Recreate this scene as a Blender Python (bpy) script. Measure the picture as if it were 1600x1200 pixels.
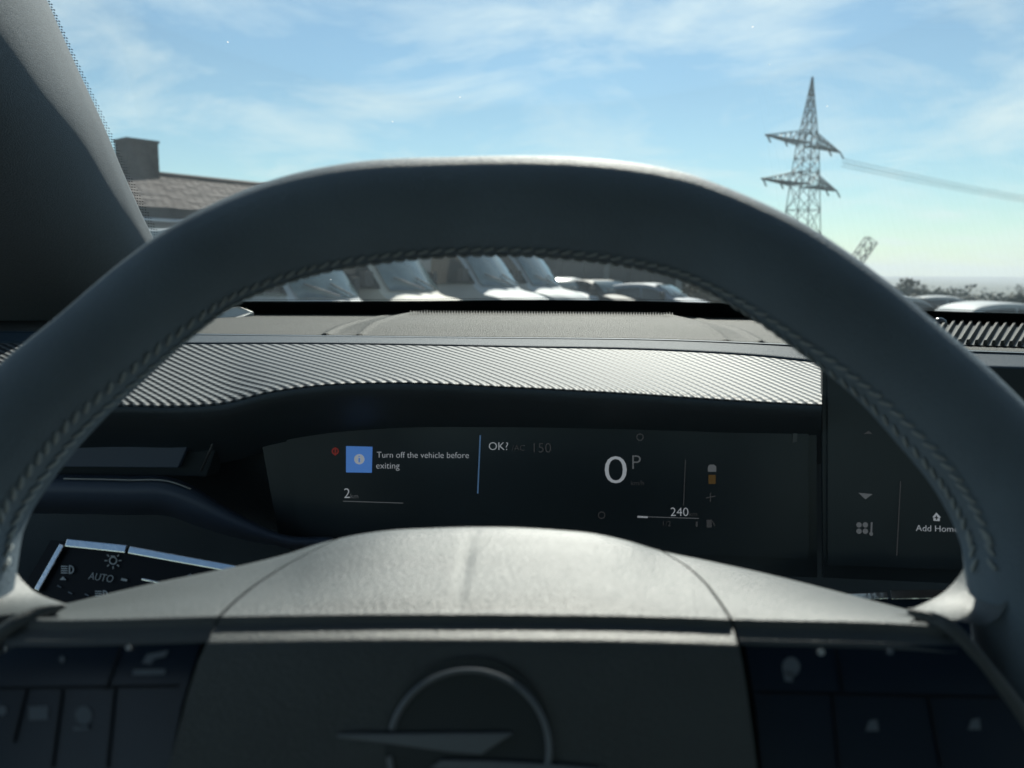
import bpy, bmesh, math, random
import numpy as np
from mathutils import Vector, Matrix

random.seed(7)
for o in list(bpy.data.objects):
    bpy.data.objects.remove(o, do_unlink=True)
S = bpy.context.scene
COL = S.collection
R = math.radians

# ------------------------------------------------------------------ camera
F = 1212.0                                     # focal length in photo pixels (1600 wide)
CAM = Vector((0.0, 0.0, 1.35))
PITCH, ROLL = R(8.5), R(1.0)
fwd = Vector((0, math.cos(PITCH), -math.sin(PITCH)))
up0 = Vector((0, math.sin(PITCH), math.cos(PITCH)))
rgt0 = Vector((1, 0, 0))
rgt = rgt0 * math.cos(ROLL) + up0 * math.sin(ROLL)
up = up0 * math.cos(ROLL) - rgt0 * math.sin(ROLL)
cd = bpy.data.cameras.new('camera')
cam = bpy.data.objects.new('camera', cd)
COL.objects.link(cam)
cam.matrix_world = Matrix(((rgt.x, up.x, -fwd.x, CAM.x), (rgt.y, up.y, -fwd.y, CAM.y),
                           (rgt.z, up.z, -fwd.z, CAM.z), (0, 0, 0, 1)))
cd.sensor_width = 36
cd.lens = 36 * F / 1600
cd.clip_start = 0.02
cd.clip_end = 20000
cd.dof.use_dof = True
cd.dof.focus_distance = 0.56
cd.dof.aperture_fstop = 11.0
S.camera = cam
S.render.resolution_x, S.render.resolution_y = 1024, 768

# ------------------------------------------------------------------ light
SUN_EL, SUN_AZ = R(40), R(9)                  # azimuth measured from +Y towards +X
w = bpy.data.worlds.new('World'); S.world = w; w.use_nodes = True
nt = w.node_tree; N = nt.nodes; L = nt.links
for n in list(N): N.remove(n)
out = N.new('ShaderNodeOutputWorld'); bg = N.new('ShaderNodeBackground')
bg.inputs['Strength'].default_value = 0.066
sky = N.new('ShaderNodeTexSky'); sky.sky_type = 'NISHITA'; sky.sun_disc = False
sky.sun_elevation = SUN_EL; sky.sun_rotation = SUN_AZ
sky.air_density = 1.0; sky.dust_density = 0.15; sky.ozone_density = 1.6
tint = N.new('ShaderNodeMix'); tint.data_type = 'RGBA'; tint.blend_type = 'MULTIPLY'
tint.inputs[0].default_value = 1.0
tint.inputs[7].default_value = (0.80, 0.972, 0.955, 1)
L.new(sky.outputs[0], tint.inputs[6])
tc = N.new('ShaderNodeTexCoord'); sep = N.new('ShaderNodeSeparateXYZ'); L.new(tc.outputs['Generated'], sep.inputs[0])
zz = N.new('ShaderNodeMath'); zz.operation = 'ADD'; zz.inputs[1].default_value = 0.16; L.new(sep.outputs['Z'], zz.inputs[0])
za = N.new('ShaderNodeMath'); za.operation = 'MAXIMUM'; za.inputs[1].default_value = 0.05; L.new(zz.outputs[0], za.inputs[0])
dx = N.new('ShaderNodeMath'); dx.operation = 'DIVIDE'; L.new(sep.outputs['X'], dx.inputs[0]); L.new(za.outputs[0], dx.inputs[1])
dy = N.new('ShaderNodeMath'); dy.operation = 'DIVIDE'; L.new(sep.outputs['Y'], dy.inputs[0]); L.new(za.outputs[0], dy.inputs[1])
cmb = N.new('ShaderNodeCombineXYZ'); L.new(dx.outputs[0], cmb.inputs[0]); L.new(dy.outputs[0], cmb.inputs[1])
mp = N.new('ShaderNodeMapping'); mp.inputs['Scale'].default_value = (0.75, 0.8, 1); mp.inputs['Rotation'].default_value = (0, 0, R(25)); mp.inputs['Location'].default_value = (3.1, 1.7, 0)
L.new(cmb.outputs[0], mp.inputs['Vector'])
n1 = N.new('ShaderNodeTexNoise'); n1.inputs['Scale'].default_value = 1.7; n1.inputs['Detail'].default_value = 9; n1.inputs['Roughness'].default_value = 0.6; n1.inputs['Distortion'].default_value = 0.5
L.new(mp.outputs[0], n1.inputs['Vector'])
cr = N.new('ShaderNodeValToRGB'); cr.color_ramp.elements[0].position = 0.46; cr.color_ramp.elements[1].position = 0.70
cr.color_ramp.elements[0].color = (0, 0, 0, 1); cr.color_ramp.elements[1].color = (0.68, 0.68, 0.68, 1)
L.new(n1.outputs[0], cr.inputs[0])
cl = N.new('ShaderNodeMix'); cl.data_type = 'RGBA'
cl.inputs[7].default_value = (9.0, 10.0, 9.9, 1)
L.new(cr.outputs[0], cl.inputs[0]); L.new(tint.outputs[2], cl.inputs[6])
L.new(cl.outputs[2], bg.inputs[0]); L.new(bg.outputs[0], out.inputs[0])

sd = bpy.data.lights.new('sun', 'SUN'); sd.energy = 4.6; sd.angle = R(0.5); sd.color = (1.0, 0.95, 0.85)
so = bpy.data.objects.new('sun', sd); COL.objects.link(so)
sdir = Vector((math.sin(SUN_AZ) * math.cos(SUN_EL), math.cos(SUN_AZ) * math.cos(SUN_EL), math.sin(SUN_EL)))
so.rotation_euler = sdir.to_track_quat('Z', 'Y').to_euler(); so.location = (3, 12, 12)
S.view_settings.view_transform = 'Standard'; S.view_settings.look = 'None'
S.view_settings.gamma = 1.0; S.view_settings.use_curve_mapping = False
S.view_settings.exposure = 0.6

# ------------------------------------------------------------------ helpers
def ray(px, py):
    return fwd + rgt * ((px - 800) / F) + up * ((600 - py) / F)
def P(px, py, d):
    return CAM + ray(px, py) * d
def hit(px, py, p0, n):
    r = ray(px, py)
    return CAM + r * ((p0 - CAM).dot(n) / r.dot(n))

def hermite(xs, ys):
    """smooth interpolation through points (Catmull-Rom slopes on an uneven grid)"""
    xs = np.array(xs, float); ys = np.array(ys, float)
    m = np.gradient(ys, xs)
    def f(x):
        x = np.clip(x, xs[0], xs[-1])
        i = min(max(int(np.searchsorted(xs, x)) - 1, 0), len(xs) - 2)
        h = xs[i + 1] - xs[i]; t = (x - xs[i]) / h
        return float((2*t**3 - 3*t**2 + 1)*ys[i] + (t**3 - 2*t**2 + t)*h*m[i] + (-2*t**3 + 3*t**2)*ys[i+1] + (t**3 - t**2)*h*m[i+1])
    return f
def curve(pts):
    return hermite([p[0] for p in pts], [p[1] for p in pts])
def crom(pts, n, closed=False):
    """resample a 3D polyline with Catmull-Rom"""
    p = [Vector(q) for q in pts]; res = []; k = len(p)
    segs = k if closed else k - 1
    for j in range(n):
        s = j / (n if closed else n - 1) * segs
        i = min(int(s), segs - 1); t = s - i
        if closed: a, b, c, d = p[(i-1) % k], p[i % k], p[(i+1) % k], p[(i+2) % k]
        else: a, b, c, d = p[max(i-1, 0)], p[i], p[i+1], p[min(i+2, k-1)]
        res.append(0.5*((2*b) + (c - a)*t + (2*a - 5*b + 4*c - d)*t*t + (-a + 3*b - 3*c + d)*t**3))
    return res

def thing(name, label, cat, loc, group=None, kind=None, rz=0):
    o = bpy.data.objects.new(name, None); COL.objects.link(o)
    o.location = loc; o.rotation_euler = (0, 0, rz); o.empty_display_size = 0.05
    o['label'] = label; o['category'] = cat
    if group: o['group'] = group
    if kind: o['kind'] = kind
    return o
def put(o, parent):
    """parent o to thing/part, keeping its world-space geometry (thing without rotation)"""
    COL.objects.link(o)
    if parent is not None:
        o.parent = parent
        off = Vector(parent.location); q = parent.parent
        while q is not None: off += Vector(q.location); q = q.parent
        o.location = Vector(o.location) - off
    return o
def mesh(name, verts, faces, mat, parent=None, smooth=True, uv=None, local=False):
    me = bpy.data.meshes.new(name)
    me.from_pydata([tuple(v) for v in verts], [], faces)
    if uv is not None:
        l = me.uv_layers.new(name='UVMap')
        idx = np.zeros(len(me.loops), int); me.loops.foreach_get('vertex_index', idx)
        l.data.foreach_set('uv', np.array(uv, float)[idx].ravel())
    if smooth: me.polygons.foreach_set('use_smooth', [True] * len(me.polygons))
    me.materials.append(mat); me.update()
    o = bpy.data.objects.new(name, me)
    if local:
        COL.objects.link(o); o.parent = parent; return o
    return put(o, parent)
def tag(o, label, cat, group=None, kind=None):
    o['label'] = label
    if cat: o['category'] = cat
    if group: o['group'] = group
    if kind: o['kind'] = kind
    return o
def gridmesh(rows):
    nr, nc = len(rows), len(rows[0]); V = [v for r in rows for v in r]
    Fc = [(i*nc + j, i*nc + j + 1, (i+1)*nc + j + 1, (i+1)*nc + j) for i in range(nr-1) for j in range(nc-1)]
    mid = nc // 2
    us = []; vs = [0.0]
    for i in range(1, nr): vs.append(vs[-1] + (rows[i][mid] - rows[i-1][mid]).length)
    for i in range(nr): us.append(None)
    uv = []
    r0 = rows[nr // 2]; ul = [0.0]
    for j in range(1, nc): ul.append(ul[-1] + (r0[j] - r0[j-1]).length)
    for i in range(nr):
        for j in range(nc): uv.append((ul[j], vs[i]))
    return V, Fc, uv
def fix_normals(o, toward):
    """make faces look towards a point"""
    me = o.data; bm = bmesh.new(); bm.from_mesh(me)
    bm.normal_update()
    s = sum((Vector(toward) - (f.calc_center_median() + Vector(o.location))).dot(f.normal) * f.calc_area() for f in bm.faces)
    if s < 0: bmesh.ops.reverse_faces(bm, faces=bm.faces)
    bm.to_mesh(me); bm.free()
def sheet(name, rows, mat, parent, solid=0.0):
    V, Fc, uv = gridmesh(rows)
    o = mesh(name, V, Fc, mat, parent, True, uv)
    fix_normals(o, (0, 0, 1.35) if parent is None else Vector((0, 0, 1.35)) - o.parent.matrix_world.translation if False else (0, 0, 1.35))
    if solid:
        m = o.modifiers.new('solid', 'SOLIDIFY'); m.thickness = solid; m.offset = -1
    return o
def tube(name, pts, rad, mat, parent=None, closed=False, sides=10, flat=1.0, ref=None, local=False):
    """swept tube; rad scalar or list; flat squashes along ref direction"""
    n = len(pts); V = []; Fc = []
    rads = rad if isinstance(rad, (list, tuple)) else [rad] * n
    ref = Vector(ref) if ref is not None else Vector((0, 0, 1))
    for i in range(n):
        a = pts[(i-1) % n] if (closed or i > 0) else pts[i]; b = pts[(i+1) % n] if (closed or i < n-1) else pts[i]
        t = (b - a).normalized(); e1 = ref - t * ref.dot(t)
        if e1.length < 1e-4: e1 = Vector((1, 0, 0)) - t * t.x
        e1.normalize(); e2 = t.cross(e1)
        for k in range(sides):
            q = 2*math.pi*k/sides
            V.append(pts[i] + e1*math.cos(q)*rads[i]*flat + e2*math.sin(q)*rads[i])
    for i in range(n if closed else n-1):
        for k in range(sides):
            Fc.append((i*sides+k, i*sides+(k+1) % sides, ((i+1) % n)*sides+(k+1) % sides, ((i+1) % n)*sides+k))
    if not closed:
        Fc.append(tuple(range(sides))[::-1]); Fc.append(tuple((n-1)*sides+k for k in range(sides)))
    return mesh(name, V, Fc, mat, parent, True, None, local)
def prism(name, poly, n, thick, mat, parent, bev=0.0):
    """extrude a planar polygon along n"""
    k = len(poly); n = Vector(n).normalized()
    V = [Vector(p) for p in poly] + [Vector(p) + n*thick for p in poly]
    Fc = [tuple(range(k))[::-1], tuple(range(k, 2*k))] + [(i, (i+1) % k, k+(i+1) % k, k+i) for i in range(k)]
    me = bpy.data.meshes.new(name); me.from_pydata([tuple(v) for v in V], [], Fc)
    bm = bmesh.new(); bm.from_mesh(me); bmesh.ops.recalc_face_normals(bm, faces=bm.faces)
    if bev: bmesh.ops.bevel(bm, geom=list(bm.edges), offset=bev, segments=2, affect='EDGES', profile=0.6)
    bm.to_mesh(me); bm.free(); me.materials.append(mat)
    o = bpy.data.objects.new(name, me)
    return put(o, parent)

# ------------------------------------------------------------------ materials
MATS = {}
def mat(name, col, rough=0.5, metal=0.0, spec=0.5, emit=None, es=0.0, bump=None, var=None, sheen=0.0, coat=0.0):
    """bump=(scale,strength,detail[,stretch]); var=(scale,amount)"""
    m = bpy.data.materials.new(name); m.use_nodes = True; MATS[name] = m
    t = m.node_tree; b = t.nodes['Principled BSDF']
    b.inputs['Base Color'].default_value = (*col, 1); b.inputs['Roughness'].default_value = rough
    b.inputs['Metallic'].default_value = metal; b.inputs['Specular IOR Level'].default_value = spec
    if sheen: b.inputs['Sheen Weight'].default_value = sheen; b.inputs['Sheen Roughness'].default_value = 0.5
    if coat: b.inputs['Coat Weight'].default_value = coat; b.inputs['Coat Roughness'].default_value = 0.05
    if emit: b.inputs['Emission Color'].default_value = (*emit, 1); b.inputs['Emission Strength'].default_value = es
    co = t.nodes.new('ShaderNodeTexCoord')
    if var:
        n = t.nodes.new('ShaderNodeTexNoise'); n.inputs['Scale'].default_value = var[0]; n.inputs['Detail'].default_value = 6
        t.links.new(co.outputs['Object'], n.inputs['Vector'])
        mr = t.nodes.new('ShaderNodeMapRange'); mr.inputs['From Min'].default_value = 0.3; mr.inputs['From Max'].default_value = 0.7
        mr.inputs['To Min'].default_value = 1 - var[1]; mr.inputs['To Max'].default_value = 1 + var[1]
        t.links.new(n.outputs[0], mr.inputs[0])
        mx = t.nodes.new('ShaderNodeVectorMath'); mx.operation = 'SCALE'; mx.inputs[0].default_value = col
        t.links.new(mr.outputs[0], mx.inputs['Scale']); t.links.new(mx.outputs[0], b.inputs['Base Color'])
    if bump:
        n = t.nodes.new('ShaderNodeTexNoise'); n.inputs['Scale'].default_value = bump[0]; n.inputs['Detail'].default_value = bump[2]
        src = co.outputs['Object']
        if len(bump) > 3:
            mpn = t.nodes.new('ShaderNodeMapping'); mpn.inputs['Scale'].default_value = bump[3]
            mpn.inputs['Rotation'].default_value = (0, 0, R(20))
            t.links.new(src, mpn.inputs['Vector']); src = mpn.outputs[0]
        t.links.new(src, n.inputs['Vector'])
        bp = t.nodes.new('ShaderNodeBump'); bp.inputs['Strength'].default_value = bump[1]; bp.inputs['Distance'].default_value = 0.002
        t.links.new(n.outputs[0], bp.inputs['Height']); t.links.new(bp.outputs[0], b.inputs['Normal'])
    return m
M_rim = mat('rim_leather', (0.155, 0.205, 0.25), 0.6, 0, 0.4, bump=(1300, 0.4, 2), var=(25, 0.12))
M_pad = mat('airbag_leather', (0.056, 0.069, 0.074), 0.46, 0, 0.9, bump=(2200, 0.3, 2, (0.5, 1.2, 1.2)), var=(40, 0.08))
M_face = M_pad
M_stitch = mat('stitch_thread', (0.34, 0.38, 0.39), 0.75, bump=(3000, 0.4, 1))
M_piano = mat('button_panel_gloss', (0.012, 0.024, 0.045), 0.25, 0, 0.35, var=(12, 0.2))
M_satin = mat('satin_trim', (0.42, 0.43, 0.42), 0.42, 0.4, bump=(700, 0.1, 2))
M_sdark = mat('dark_satin_trim', (0.07, 0.075, 0.08), 0.4, 0.2)
M_chrome = mat('chrome', (0.75, 0.77, 0.8), 0.16, 1.0, bump=(300, 0.05, 2))
M_emblem = mat('emblem_satin', (0.2, 0.22, 0.24), 0.38, 0.1)
M_icon = mat('icon_print', (0.5, 0.53, 0.56), 0.6)
M_dim = mat('icon_print_dim', (0.13, 0.16, 0.2), 0.6)
M_black = mat('switch_black', (0.004, 0.006, 0.01), 0.4, 0, 0.15)
M_gap = mat('black_backing', (0.04, 0.05, 0.056), 0.7, 0, 0.2)
M_plas = mat('dash_plastic', (0.05, 0.052, 0.047), 0.65, 0, 0.22, bump=(900, 0.8, 2), var=(700, 0.5))
M_smooth = mat('dash_smooth_strip', (0.03, 0.052, 0.075), 0.6, 0, 0.2, bump=(1600, 0.4, 1))
M_dark = mat('dark_plastic', (0.055, 0.072, 0.085), 0.5, 0, 0.35, bump=(1200, 0.2, 2), var=(9, 0.2))
M_dark2 = mat('vent_flap_plastic', (0.07, 0.095, 0.14), 0.45, 0, 0.4)
M_screen = mat('screen_glass', (0.05, 0.064, 0.072), 0.28, 0, 0.25, var=(8, 0.15))
M_frit = mat('ceramic_frit', (0.008, 0.011, 0.013), 0.5, 0, 0.3)
M_pillar = mat('pillar_fabric', (0.08, 0.112, 0.14), 0.8, 0, 0.3, bump=(1500, 0.35, 1, (0.5, 0.5, 2.0)), var=(900, 0.25), sheen=0.2)
M_white = mat('screen_text', (0.5, 0.52, 0.55), 0.5, emit=(0.75, 0.8, 0.85), es=0.16)
M_grey = mat('screen_text_dim', (0.2, 0.2, 0.2), 0.5, emit=(0.7, 0.75, 0.8), es=0.045)
M_faint = mat('screen_text_faint', (0.05, 0.05, 0.05), 0.5, emit=(0.7, 0.75, 0.8), es=0.02)
M_blue = mat('screen_blue', (0.05, 0.15, 0.45), 0.5, emit=(0.10, 0.28, 0.75), es=0.26)
M_bluel = mat('screen_blue_line', (0.05, 0.1, 0.2), 0.5, emit=(0.2, 0.42, 0.75), es=0.12)
M_red = mat('screen_red', (0.2, 0.02, 0.02), 0.5, emit=(0.6, 0.08, 0.06), es=0.09)
M_amber = mat('screen_amber', (0.1, 0.06, 0.02), 0.5, emit=(0.6, 0.35, 0.1), es=0.04)
M_speck = bpy.data.materials.new('dust_speck'); M_speck.use_nodes = True
_t = M_speck.node_tree; _t.nodes.remove(_t.nodes['Principled BSDF']); _b = _t.nodes.new('ShaderNodeBsdfTranslucent'); _b.inputs[0].default_value = (0.5, 0.5, 0.5, 1); _t.links.new(_b.outputs[0], _t.nodes['Material Output'].inputs[0])

def carbon():
    m = bpy.data.materials.new('woven_trim'); m.use_nodes = True; t = m.node_tree; b = t.nodes['Principled BSDF']
    uv = t.nodes.new('ShaderNodeUVMap'); sp = t.nodes.new('ShaderNodeSeparateXYZ'); t.links.new(uv.outputs[0], sp.inputs[0])
    def math_(op, a, bb=None):
        n = t.nodes.new('ShaderNodeMath'); n.operation = op
        for i, v in enumerate((a, bb)):
            if v is None: continue
            if isinstance(v, (int, float)): n.inputs[i].default_value = v
            else: t.links.new(v, n.inputs[i])
        return n.outputs[0]
    u, v = sp.outputs[0], sp.outputs[1]
    ph = math_('MULTIPLY', math_('SUBTRACT', u, math_('MULTIPLY', v, 0.55)), 2*math.pi/0.0064)
    bead = math_('SINE', math_('MULTIPLY', v, 2*math.pi/0.0050))
    ph2 = math_('ADD', ph, math_('MULTIPLY', bead, 0.3))
    rid = math_('MULTIPLY', math_('ADD', math_('SINE', ph2), 1.0), 0.5)
    hgt = math_('MULTIPLY', rid, math_('ADD', math_('MULTIPLY', bead, 0.12), 0.88))
    rp = t.nodes.new('ShaderNodeValToRGB'); t.links.new(hgt, rp.inputs[0])
    rp.color_ramp.elements[0].position = 0.42; rp.color_ramp.elements[0].color = (0.018, 0.024, 0.03, 1)
    rp.color_ramp.elements[1].position = 0.62; rp.color_ramp.elements[1].color = (0.105, 0.118, 0.128, 1)
    t.links.new(rp.outputs[0], b.inputs['Base Color'])
    bp = t.nodes.new('ShaderNodeBump'); bp.inputs['Strength'].default_value = 0.7; bp.inputs['Distance'].default_value = 0.0012
    t.links.new(hgt, bp.inputs['Height']); t.links.new(bp.outputs[0], b.inputs['Normal'])
    b.inputs['Roughness'].default_value = 0.55; b.inputs['Specular IOR Level'].default_value = 0.28
    return m
M_carbon = carbon()

def glassmat(name, refl, tintc, dust=0.0):
    m = bpy.data.materials.new(name); m.use_nodes = True; t = m.node_tree; b = t.nodes['Principled BSDF']; t.nodes.remove(b)
    o = t.nodes['Material Output']
    tr = t.nodes.new('ShaderNodeBsdfTransparent'); tr.inputs[0].default_value = (*tintc, 1)
    gl = t.nodes.new('ShaderNodeBsdfGlossy'); gl.inputs['Roughness'].default_value = 0.03
    lw = t.nodes.new('ShaderNodeFresnel'); lw.inputs[0].default_value = 1.35
    ml = t.nodes.new('ShaderNodeMath'); ml.operation = 'MULTIPLY'; ml.inputs[1].default_value = refl; t.links.new(lw.outputs[0], ml.inputs[0])
    mx = t.nodes.new('ShaderNodeMixShader'); t.links.new(ml.outputs[0], mx.inputs[0]); t.links.new(tr.outputs[0], mx.inputs[1]); t.links.new(gl.outputs[0], mx.inputs[2])
    last = mx
    if dust:
        df = t.nodes.new('ShaderNodeBsdfTranslucent'); df.inputs[0].default_value = (0.7, 0.86, 0.93, 1)
        co = t.nodes.new('ShaderNodeTexCoord'); nn = t.nodes.new('ShaderNodeTexNoise'); nn.inputs['Scale'].default_value = 9; nn.inputs['Detail'].default_value = 8
        t.links.new(co.outputs['Object'], nn.inputs['Vector'])
        m2 = t.nodes.new('ShaderNodeMath'); m2.operation = 'MULTIPLY'; m2.inputs[1].default_value = dust * 2; t.links.new(nn.outputs[0], m2.inputs[0])
        mx2 = t.nodes.new('ShaderNodeMixShader'); t.links.new(m2.outputs[0], mx2.inputs[0]); t.links.new(mx.outputs[0], mx2.inputs[1]); t.links.new(df.outputs[0], mx2.inputs[2]); last = mx2
    t.links.new(last.outputs[0], o.inputs[0])
    return m
M_glass = glassmat('windscreen_glass', 0.08, (0.94, 0.985, 0.975), 0.022)

# ------------------------------------------------------------------ ground and terrain
def ground(x, y):
    def sm(a, b, t): t = min(max((t - a)/(b - a), 0), 1); return t*t*(3 - 2*t)
    z = sm(5, 12, y) * (-0.36 - 0.03*max(min(x, 40), -12))
    far = sm(45, 400, y)
    z += -24*far*sm(-60, 120, x + 60) - 3*sm(45, 90, y)
    z += 55*sm(3500, 7000, y)*(0.6 + 0.4*math.sin(x*0.0011 + 1))
    return z
M_asph = mat('asphalt', (0.055, 0.055, 0.053), 0.9, bump=(60, 0.5, 8), var=(0.6, 0.25))
def ground_mat():
    m = mat('terrain_ground', (0.05, 0.052, 0.05), 0.9, bump=(40, 0.4, 6))
    t = m.node_tree; b = t.nodes['Principled BSDF']
    g = t.nodes.new('ShaderNodeNewGeometry'); sp = t.nodes.new('ShaderNodeSeparateXYZ'); t.links.new(g.outputs['Position'], sp.inputs[0])
    mr = t.nodes.new('ShaderNodeMapRange'); mr.inputs['From Min'].default_value = 44; mr.inputs['From Max'].default_value = 50; t.links.new(sp.outputs[1], mr.inputs[0])
    n = t.nodes.new('ShaderNodeTexNoise'); n.inputs['Scale'].default_value = 0.012; n.inputs['Detail'].default_value = 8; t.links.new(g.outputs['Position'], n.inputs['Vector'])
    rp = t.nodes.new('ShaderNodeValToRGB'); t.links.new(n.outputs[0], rp.inputs[0])
    rp.color_ramp.elements[0].position = 0.4; rp.color_ramp.elements[0].color = (0.035, 0.05, 0.025, 1)
    rp.color_ramp.elements[1].position = 0.62; rp.color_ramp.elements[1].color = (0.055, 0.065, 0.045, 1)
    n2 = t.nodes.new('ShaderNodeTexNoise'); n2.inputs['Scale'].default_value = 0.8; n2.inputs['Detail'].default_value = 9; t.links.new(g.outputs['Position'], n2.inputs['Vector'])
    rp2 = t.nodes.new('ShaderNodeValToRGB'); t.links.new(n2.outputs[0], rp2.inputs[0])
    rp2.color_ramp.elements[0].color = (0.035, 0.035, 0.034, 1); rp2.color_ramp.elements[1].color = (0.085, 0.083, 0.08, 1)
    mx = t.nodes.new('ShaderNodeMix'); mx.data_type = 'RGBA'; t.links.new(mr.outputs[0], mx.inputs[0]); t.links.new(rp2.outputs[0], mx.inputs[6]); t.links.new(rp.outputs[0], mx.inputs[7])
    t.links.new(mx.outputs[2], b.inputs['Base Color'])
    return m
xs = [-7000, -4000, -2000, -1000, -500, -250] + list(np.linspace(-120, 200, 81)) + [260, 350, 500, 800, 1200, 2000, 3000, 5000, 7000]
ys = [-300, -100, -40, -15] + list(np.linspace(0, 60, 61)) + list(np.linspace(66, 400, 40)) + [500, 700, 1000, 1500, 2000, 2800, 3500, 4200, 5000, 6000, 7000]
GV = [(x, y, ground(x, y)) for y in ys for x in xs]
nx = len(xs)
GF = [(j*nx+i, j*nx+i+1, (j+1)*nx+i+1, (j+1)*nx+i) for j in range(len(ys)-1) for i in range(nx-1)]
gr = mesh('ground', GV, GF, ground_mat()); gr['kind'] = 'structure'; gr['label'] = 'asphalt car park falling away to open country'

# ------------------------------------------------------------------ outside: vehicles
def paint(name, col): return mat(name, col, 0.6, 0.0, 0.2, var=(2.0, 0.06))
M_wpaint = paint('white_paint', (0.3, 0.33, 0.35)); M_spaint = paint('silver_paint', (0.38, 0.41, 0.43)); M_bpaint = paint('grey_blue_paint', (0.2, 0.24, 0.29))
M_dpaint = paint('dark_paint', (0.05, 0.055, 0.06)); M_cpaint = paint('cream_paint', (0.4, 0.385, 0.34))
M_vglass = mat('vehicle_glass', (0.015, 0.024, 0.03), 0.08, 0, 0.6)
M_vscreen = mat('vehicle_windscreen', (0.05, 0.075, 0.08), 0.12, 0, 0.6, var=(1.6, 0.5))
M_tyre = mat('tyre_rubber', (0.02, 0.02, 0.02), 0.85); M_rimm = mat('wheel_alloy', (0.35, 0.36, 0.37), 0.35, 0.8)
M_lamp = mat('lamp_lens', (0.6, 0.62, 0.62), 0.1, 0, 0.6); M_tail = mat('tail_lamp', (0.35, 0.02, 0.02), 0.2)
M_bump = mat('bumper_plastic', (0.03, 0.032, 0.035), 0.7)

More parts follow.
